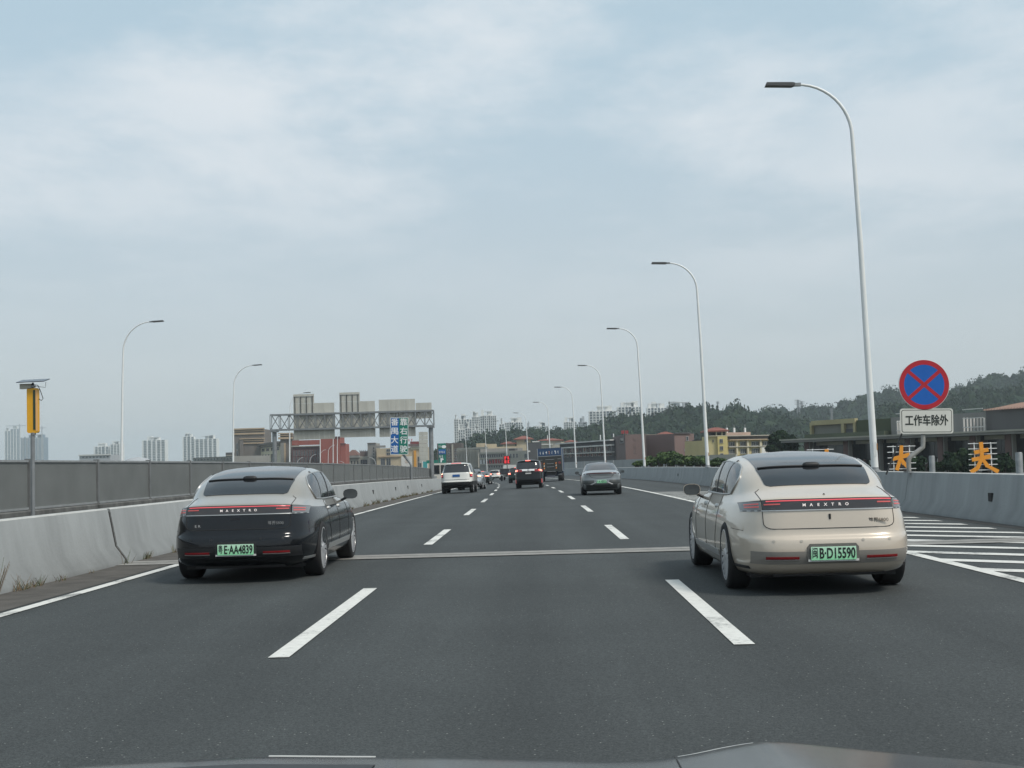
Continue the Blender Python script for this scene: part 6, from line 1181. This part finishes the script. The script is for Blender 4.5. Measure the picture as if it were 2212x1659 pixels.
def crane(lab, u, vt, vb, d, jl, jr):
    q = at(u, vb, d); p = at(u, vt, d); root = empty('tower_crane', (p.x, d, GZ)); tag(root, lab, 'crane', 'tower cranes'); MB().box((-.9, -.9, 0), (.9, .9, p.z - GZ + 4)).build('mast', T_GREY, root); s = d / F; MB().box((-jl * s, -.8, p.z - GZ - .6), (jr * s, .8, p.z - GZ + .7)).build('jib', T_GREY, root)
crane('thin tower crane left of the solar lamp post', g(182), gv(588), 1020, 3000, 30, 14); crane('thin tower crane right of the solar lamp post', g(390), gv(610), 1020, 2700, 5, 9)
def pylon(lab, u, vt, vb, d, w):
    p, q = at(u, vt, d), at(u, vb, d); h = p.z - q.z; root = empty('pylon', (p.x, d, q.z)); tag(root, lab, 'pylon', 'power pylons on the hill'); mb = MB(); s = w * d / F / 2
    for sx in (-1, 1):
        for sy in (-1, 1): mb.tube([(sx * s, sy * s, -14), (sx * s * .25, sy * s * .25, h)], .28, 5)
    for k in range(7): z = h * k / 7; t = 1 - .75 * z / h; t2 = 1 - .75 * (z + h / 7) / h; mb.tube([(-s * t, -s * t, z), (s * t2, -s * t2, z + h / 7)], .16, 4); mb.tube([(s * t, -s * t, z), (-s * t2, -s * t2, z + h / 7)], .16, 4)
    mb.build('tower', M_GALV, root)
    for z in (.68, .83, .97): MB().box((-s * 1.6, -.2, h * z - .2), (s * 1.6, .2, h * z + .2)).build('cross_arm', M_GALV, root)
pylon('lattice pylon on the hill left of the nearest street lamp', Eq(203, 0)[0], Eq(0, 442)[1], Eq(0, 560)[1], 1080, 9); pylon('second lattice pylon beside the first, slightly right', Eq(236, 0)[0], Eq(0, 455)[1], Eq(0, 560)[1], 1120, 8); pylon('small pylon in front of the far hill', Eq(500, 0)[0], Eq(0, 520)[1], Eq(0, 620)[1], 640, 5); pylon('tiny pylon on the ridge right of the second street lamp', Dq(1356, 0)[0], Dq(0, 128)[1], Dq(0, 195)[1], 1100, 4)
# ------------------------------------------------------------------ wooded hills
LEAF = [mat('foliage_dark', (.016, .030, .019), .95, spec=.1), mat('foliage_mid', (.021, .038, .021), .95, spec=.1), mat('foliage_light', (.030, .048, .024), .95, spec=.1)]
def crown(n, rng, leaf, squash=.8, clumps=9, core=False):
    """leaf quads in clumps spread through a crown of unit radius; returns arrays"""
    cc = rng.normal(size=(clumps, 3)); cc /= np.linalg.norm(cc, axis=1)[:, None]; cc *= rng.uniform(.35, .72, (clumps, 1)); cc[:, 2] = cc[:, 2] * squash + .15; cr = rng.uniform(.28, .48, clumps)
    k = rng.integers(0, clumps, n); dv = rng.normal(size=(n, 3)); dv /= np.linalg.norm(dv, axis=1)[:, None]; P_ = cc[k] + dv * (cr[k] * rng.uniform(.75, 1.08, n))[:, None]
    nr = dv + rng.normal(size=(n, 3)) * .55; nr /= np.linalg.norm(nr, axis=1)[:, None]; t = np.cross(nr, rng.normal(size=(n, 3))); t /= np.linalg.norm(t, axis=1)[:, None]; bt = np.cross(nr, t); s = leaf * rng.uniform(.6, 1.3, n)[:, None]
    V_ = np.stack([P_ - t * s, P_ + bt * s * .6, P_ + t * s, P_ - bt * s * .6], 1)
    if core:      # a dense, faceted heart so that the crown does not look see-through everywhere
        g = np.linspace(-1, 1, 4); Q = []
        for ax in range(3):
            for sg in (-1, 1):
                for i in range(3):
                    for j in range(3):
                        c = []
                        for a, b in ((g[i], g[j]), (g[i + 1], g[j]), (g[i + 1], g[j + 1]), (g[i], g[j + 1])):
                            p = np.zeros(3); p[ax] = sg; p[(ax + 1) % 3] = a; p[(ax + 2) % 3] = b; c.append(p / np.linalg.norm(p))
                        Q.append(c)
        Q = np.array(Q); wob = 1 + .22 * np.sin(Q @ np.array([3.1, 4.3, 2.7]) * 2 + rng.uniform(0, 6)); Q = Q * wob[..., None] * np.array([.66, .66, .58]) + np.array([0, 0, .12])
        V_ = np.concatenate([V_, Q]); k = np.concatenate([k, np.zeros(len(Q), int)])
    return V_, k
def quads_mesh(name, V_, mi, mats, parent=None):
    n = len(V_); me = bpy.data.meshes.new(name); me.vertices.add(4 * n); me.vertices.foreach_set('co', V_.reshape(-1).astype(np.float32)); me.loops.add(4 * n); me.loops.foreach_set('vertex_index', np.arange(4 * n, dtype=np.int32)); me.polygons.add(n); me.polygons.foreach_set('loop_start', np.arange(0, 4 * n, 4, dtype=np.int32))
    for m_ in mats: me.materials.append(m_)
    me.polygons.foreach_set('material_index', mi.astype(np.int32)); me.update(calc_edges=True); me.validate(); return link(name, me, parent)
RNG = np.random.default_rng(11)
def hill(name, ridge, d_r, front, back, label, spacing, th):
    us = np.array([r[0] for r in ridge]); vs_ = np.array([r[1] for r in ridge]); ug = np.linspace(us[0], us[-1], 90); crest = np.array([at(u, np.interp(u, us, vs_), d_r).z for u in ug]) - th * 1.18
    rows = [(-front, 0.), (-front * .7, .22), (-front * .45, .5), (-front * .2, .82), (0, 1.), (back * .5, .8), (back, .3), (back * 1.6, 0.)]; V_ = []; F_ = []
    def hz(u, dd): 
        cz = np.interp(u, ug, crest) - GZ; f = np.interp(dd, [r[0] for r in rows], [r[1] for r in rows]); return GZ + cz * f
    dense = np.linspace(-front, back * 1.6, 24)
    for dd in dense:
        for u in ug: V_.append((at(u, 1000, d_r + dd).x, d_r + dd, hz(u, dd)))
    for j in range(len(dense) - 1):
        for i in range(len(ug) - 1): a = j * len(ug) + i; F_.append((a, a + 1, a + len(ug) + 1, a + len(ug)))
    ho = MB().add(V_, F_).build(name, mat('hill_soil', (.03, .042, .02), .95, var=.3, scale=.05), None, True); ho['kind'] = 'structure'
    protos = [crown(230, RNG, .125, .85, 11, True) for _ in range(6)]; VV, MI = [], []
    y = -front * .92
    while y < back * .35:
        x0, x1 = at(ug[0], 1000, d_r + y).x, at(ug[-1], 1000, d_r + y).x; n = int((x1 - x0) / spacing)
        for k in range(n):
            x = x0 + (k + RNG.uniform(0, 1)) * spacing; dd = y + RNG.uniform(-.5, .5) * spacing; u = np.interp(x, [x0, x1], [ug[0], ug[-1]]); z = hz(u, dd); h = th * RNG.uniform(.7, 1.25); r = h * RNG.uniform(.40, .58)
            P_, kk = protos[RNG.integers(6)]; a = RNG.uniform(0, 6.28); R_ = np.array([[math.cos(a), -math.sin(a), 0], [math.sin(a), math.cos(a), 0], [0, 0, h / r * RNG.uniform(.5, .75)]]); tone = RNG.uniform(0, 1)
            VV.append((P_ @ R_.T) * r + np.array([x, d_r + dd, z + h * .55])); MI.append(np.clip((tone * 2.2 + (kk % 3) * .5).astype(int), 0, 2))
        y += spacing * .85
    o = quads_mesh('woodland', np.concatenate(VV), np.concatenate(MI), LEAF); tag(o, label, 'woodland', kind='stuff'); return hz
R1 = [(930, 992), (975, 975), (990, 963), (1005, 957.7), (1034, 941.6), (1078, 937), (1122, 928.5), (1173, 925.5), (1195, 922.6), (1225, 922.6), (1267, 925.5), (1308, 911), (1344, 901), (1402, 893), (1461, 881.6), (1496, 874.7), (1537, 878.6), (1570, 880), (1596, 877.7), (1621, 889), (1650, 888), (1720, 905), (1800, 930)]
R2 = [(1580, 915), (1621, 895), (1662, 880), (1693, 876.7), (1711, 887), (1747, 875), (1808, 873), (1830, 863), (1868, 852), (1900, 845), (1937, 837.6), (1990, 838), (2053, 836), (2087, 826.6), (2130, 812), (2155, 803.5), (2190, 809), (2230, 806), (2330, 800), (2480, 812)]
R3 = [(1900, 880), (1980, 868), (2060, 848), (2110, 838), (2160, 842), (2212, 832), (2300, 822), (2420, 826)]
hill('hill', R1, 780, 260, 120, 'dark wooded hill behind the plum brown blocks', 6.5, 12)
hill('hill', R2, 1120, 260, 120, 'hazy wooded hill rising to the right edge', 8, 13)
hill('hill', R3, 760, 260, 120, 'nearer dark wooded slope at the right edge behind the sign', 6.5, 12)
# ------------------------------------------------------------------ single trees and bushes
def tree(name, label, u, vt, vb, d, wu, n, leaf, seed, cat='tree', group=None, trunk=True, base=None, mats=None):
    rng = np.random.default_rng(seed); p, q = at(u, vt, d), at(u, vb, d); h = p.z - q.z; r = wu * d / F / 2; base = GZ if base is None else base; root = empty(name, (p.x, d, base)); tag(root, label, cat, group)
    P_, k = crown(n, rng, leaf / r, .9, 16); sc = np.array([r, r * .8, h / 1.8]); Q = P_ * sc + np.array([0, 0, q.z - base + h * .5]); mi = np.clip((rng.uniform(0, 1, n) * 1.6 + (k % 3) * .6).astype(int), 0, 2)
    quads_mesh('crown', Q, mi, mats or LEAF, root)
    if trunk:
        zc = q.z - base + h * .35; mb = MB(); mb.tube([(0, 0, 0), (.1, 0, zc * .6), (0, 0, zc), (.1, 0, zc + h * .3)], [.28, .22, .16, .05], 8)
        for a in range(5): an = a * 1.3; mb.tube([(0, 0, zc * (.75 + .05 * a)), (r * .5 * math.cos(an), r * .4 * math.sin(an), zc + h * .25)], [.09, .03], 6)
        mb.build('trunk', mat('bark', (.06, .048, .038), .95, var=.3, scale=6), root)
    return root
BUSH = [mat('bush_dark', (.022, .048, .012), .8), mat('bush_mid', (.042, .080, .020), .8), mat('bush_light', (.085, .135, .035), .8)]
tree('street_tree', 'broad leafy tree between the yellow wing and the hall', Dq(2060, 0)[0], Dq(0, 462)[1], Dq(0, 700)[1], 190, 60, 2600, .34, 3)
tree('street_tree', 'leafy tree in front of the left end of the hall', Dq(2165, 0)[0], Dq(0, 540)[1], Dq(0, 705)[1], 180, 34, 1400, .30, 4)
tree('street_tree', 'small leafy tree left of the broad one by the yellow wing', Dq(1960, 0)[0], Dq(0, 600)[1], Dq(0, 705)[1], 185, 30, 900, .28, 5)
for i, (x, vt, w) in enumerate(((470, 790, 22), (560, 770, 26), (640, 735, 30), (730, 700, 36), (830, 690, 38), (860, 682, 34), (960, 712, 38), (1060, 728, 36), (1150, 728, 34), (1215, 745, 26), (1310, 772, 28), (1390, 750, 30))):
    tree('bush', ('bush ' + ('at the left end of', 'second from the left in', 'third from the left in', 'just left of the tallest pair in', 'left of the tallest pair in', 'right of the tallest pair in', 'seventh from the left in', 'eighth from the left in', 'ninth from the left in', 'left of the second street lamp in', 'right of the second street lamp in', 'at the right end of')[i] + ' the row behind the right barrier'), Dq(x, 0)[0], Dq(0, vt)[1], Dq(0, 850)[1], 132 + (i % 3) * 2.5, w * 1.25, 1500, .16, 30 + i, 'bush', 'bushes behind the right barrier', trunk=True, mats=BUSH)
for i, (x, vt, w) in enumerate(((1260, 960, 34), (1450, 1000, 34), (1560, 930, 44), (1680, 880, 40), (1720, 990, 30), (2030, 930, 40), (2110, 990, 34), (2250, 960, 40))):
    tree('bush', ('dark shrub ' + ('just right of the bent sign post', 'right of the thin stub post', 'tall and midway between the orange characters', 'tallest, left of the orange character at the right edge', 'low, against the left side of the right orange character', 'right of the right orange character', 'left of the thick stub post', 'right of the thick stub post at the picture edge')[i]), Eq(x, 0)[0], Eq(0, vt)[1], Eq(0, 1110)[1], 112, w * 1.2, 1100, .2, 60 + i, 'bush', 'dark shrubs behind the orange characters', trunk=True)
# ------------------------------------------------------------------ weeds along the foot of the left barrier
rng = np.random.default_rng(5); VV = []; MI = []
for k in range(95):
    d = rng.uniform(15, 100); X = -7.0 + rng.uniform(.0, .10); n = rng.integers(6, 26); hh = rng.uniform(.04, .16) * (1.6 if rng.random() < .12 else 1); p = road(X, d, 0)
    for j in range(n):
        a = rng.uniform(0, 6.28); l = hh * rng.uniform(.5, 1.2); dx, dy = math.cos(a) * l * .6, math.sin(a) * l * .8; w_ = .003 + d * .00006; bx, by = p.x + rng.uniform(-.05, .05), p.y + rng.uniform(-.18, .18); z = p.z
        VV.append([(bx - w_, by, z), (bx + w_, by, z), (bx + dx + w_ * .3, by + dy, z + l), (bx + dx - w_ * .3, by + dy, z + l)]); MI.append(rng.integers(0, 3))
for dd, hh in ((17.4, .42), (27.5, .3), (42, .45), (44, .5), (47.5, .4)):
    p = road(-7.02, dd, 0)
    for j in range(34):
        a = rng.uniform(0, 6.28); l = hh * rng.uniform(.3, 1); dx, dy = abs(math.cos(a)) * l * .45, math.sin(a) * l * .6; w_ = .0022; z = p.z + rng.uniform(0, .1)
        VV.append([(p.x + dx * .3 - w_, p.y + dy * .2, z), (p.x + dx * .3 + w_, p.y + dy * .2, z), (p.x + dx + w_, p.y + dy, z + l), (p.x + dx - w_, p.y + dy, z + l)]); MI.append(rng.integers(0, 3))
wd = quads_mesh('weeds', np.array(VV), np.array(MI), [mat('dry_weed', (.17, .12, .065), .9), mat('green_weed', (.06, .085, .03), .9), mat('dead_weed', (.11, .075, .045), .9)]); tag(wd, 'dry weeds growing along the foot of the left barrier', 'weeds', kind='stuff')
# ------------------------------------------------------------------ hazy air
hz_ = MB().box((-4100, -600, -10.6), (4100, 5100, 118)).build('haze', [])
hm = bpy.data.materials.new('hazy_air'); hm.use_nodes = True; t = hm.node_tree; t.nodes.clear(); ov = t.nodes.new('ShaderNodeOutputMaterial'); pv = t.nodes.new('ShaderNodeVolumePrincipled'); pv.inputs['Color'].default_value = (.82, .90, .96, 1); pv.inputs['Density'].default_value = .00021; pv.inputs['Anisotropy'].default_value = .2
t.links.new(pv.outputs[0], ov.inputs['Volume']); hz_.data.materials.append(hm); tag(hz_, 'pale haze lying over the whole view', 'haze', kind='stuff')
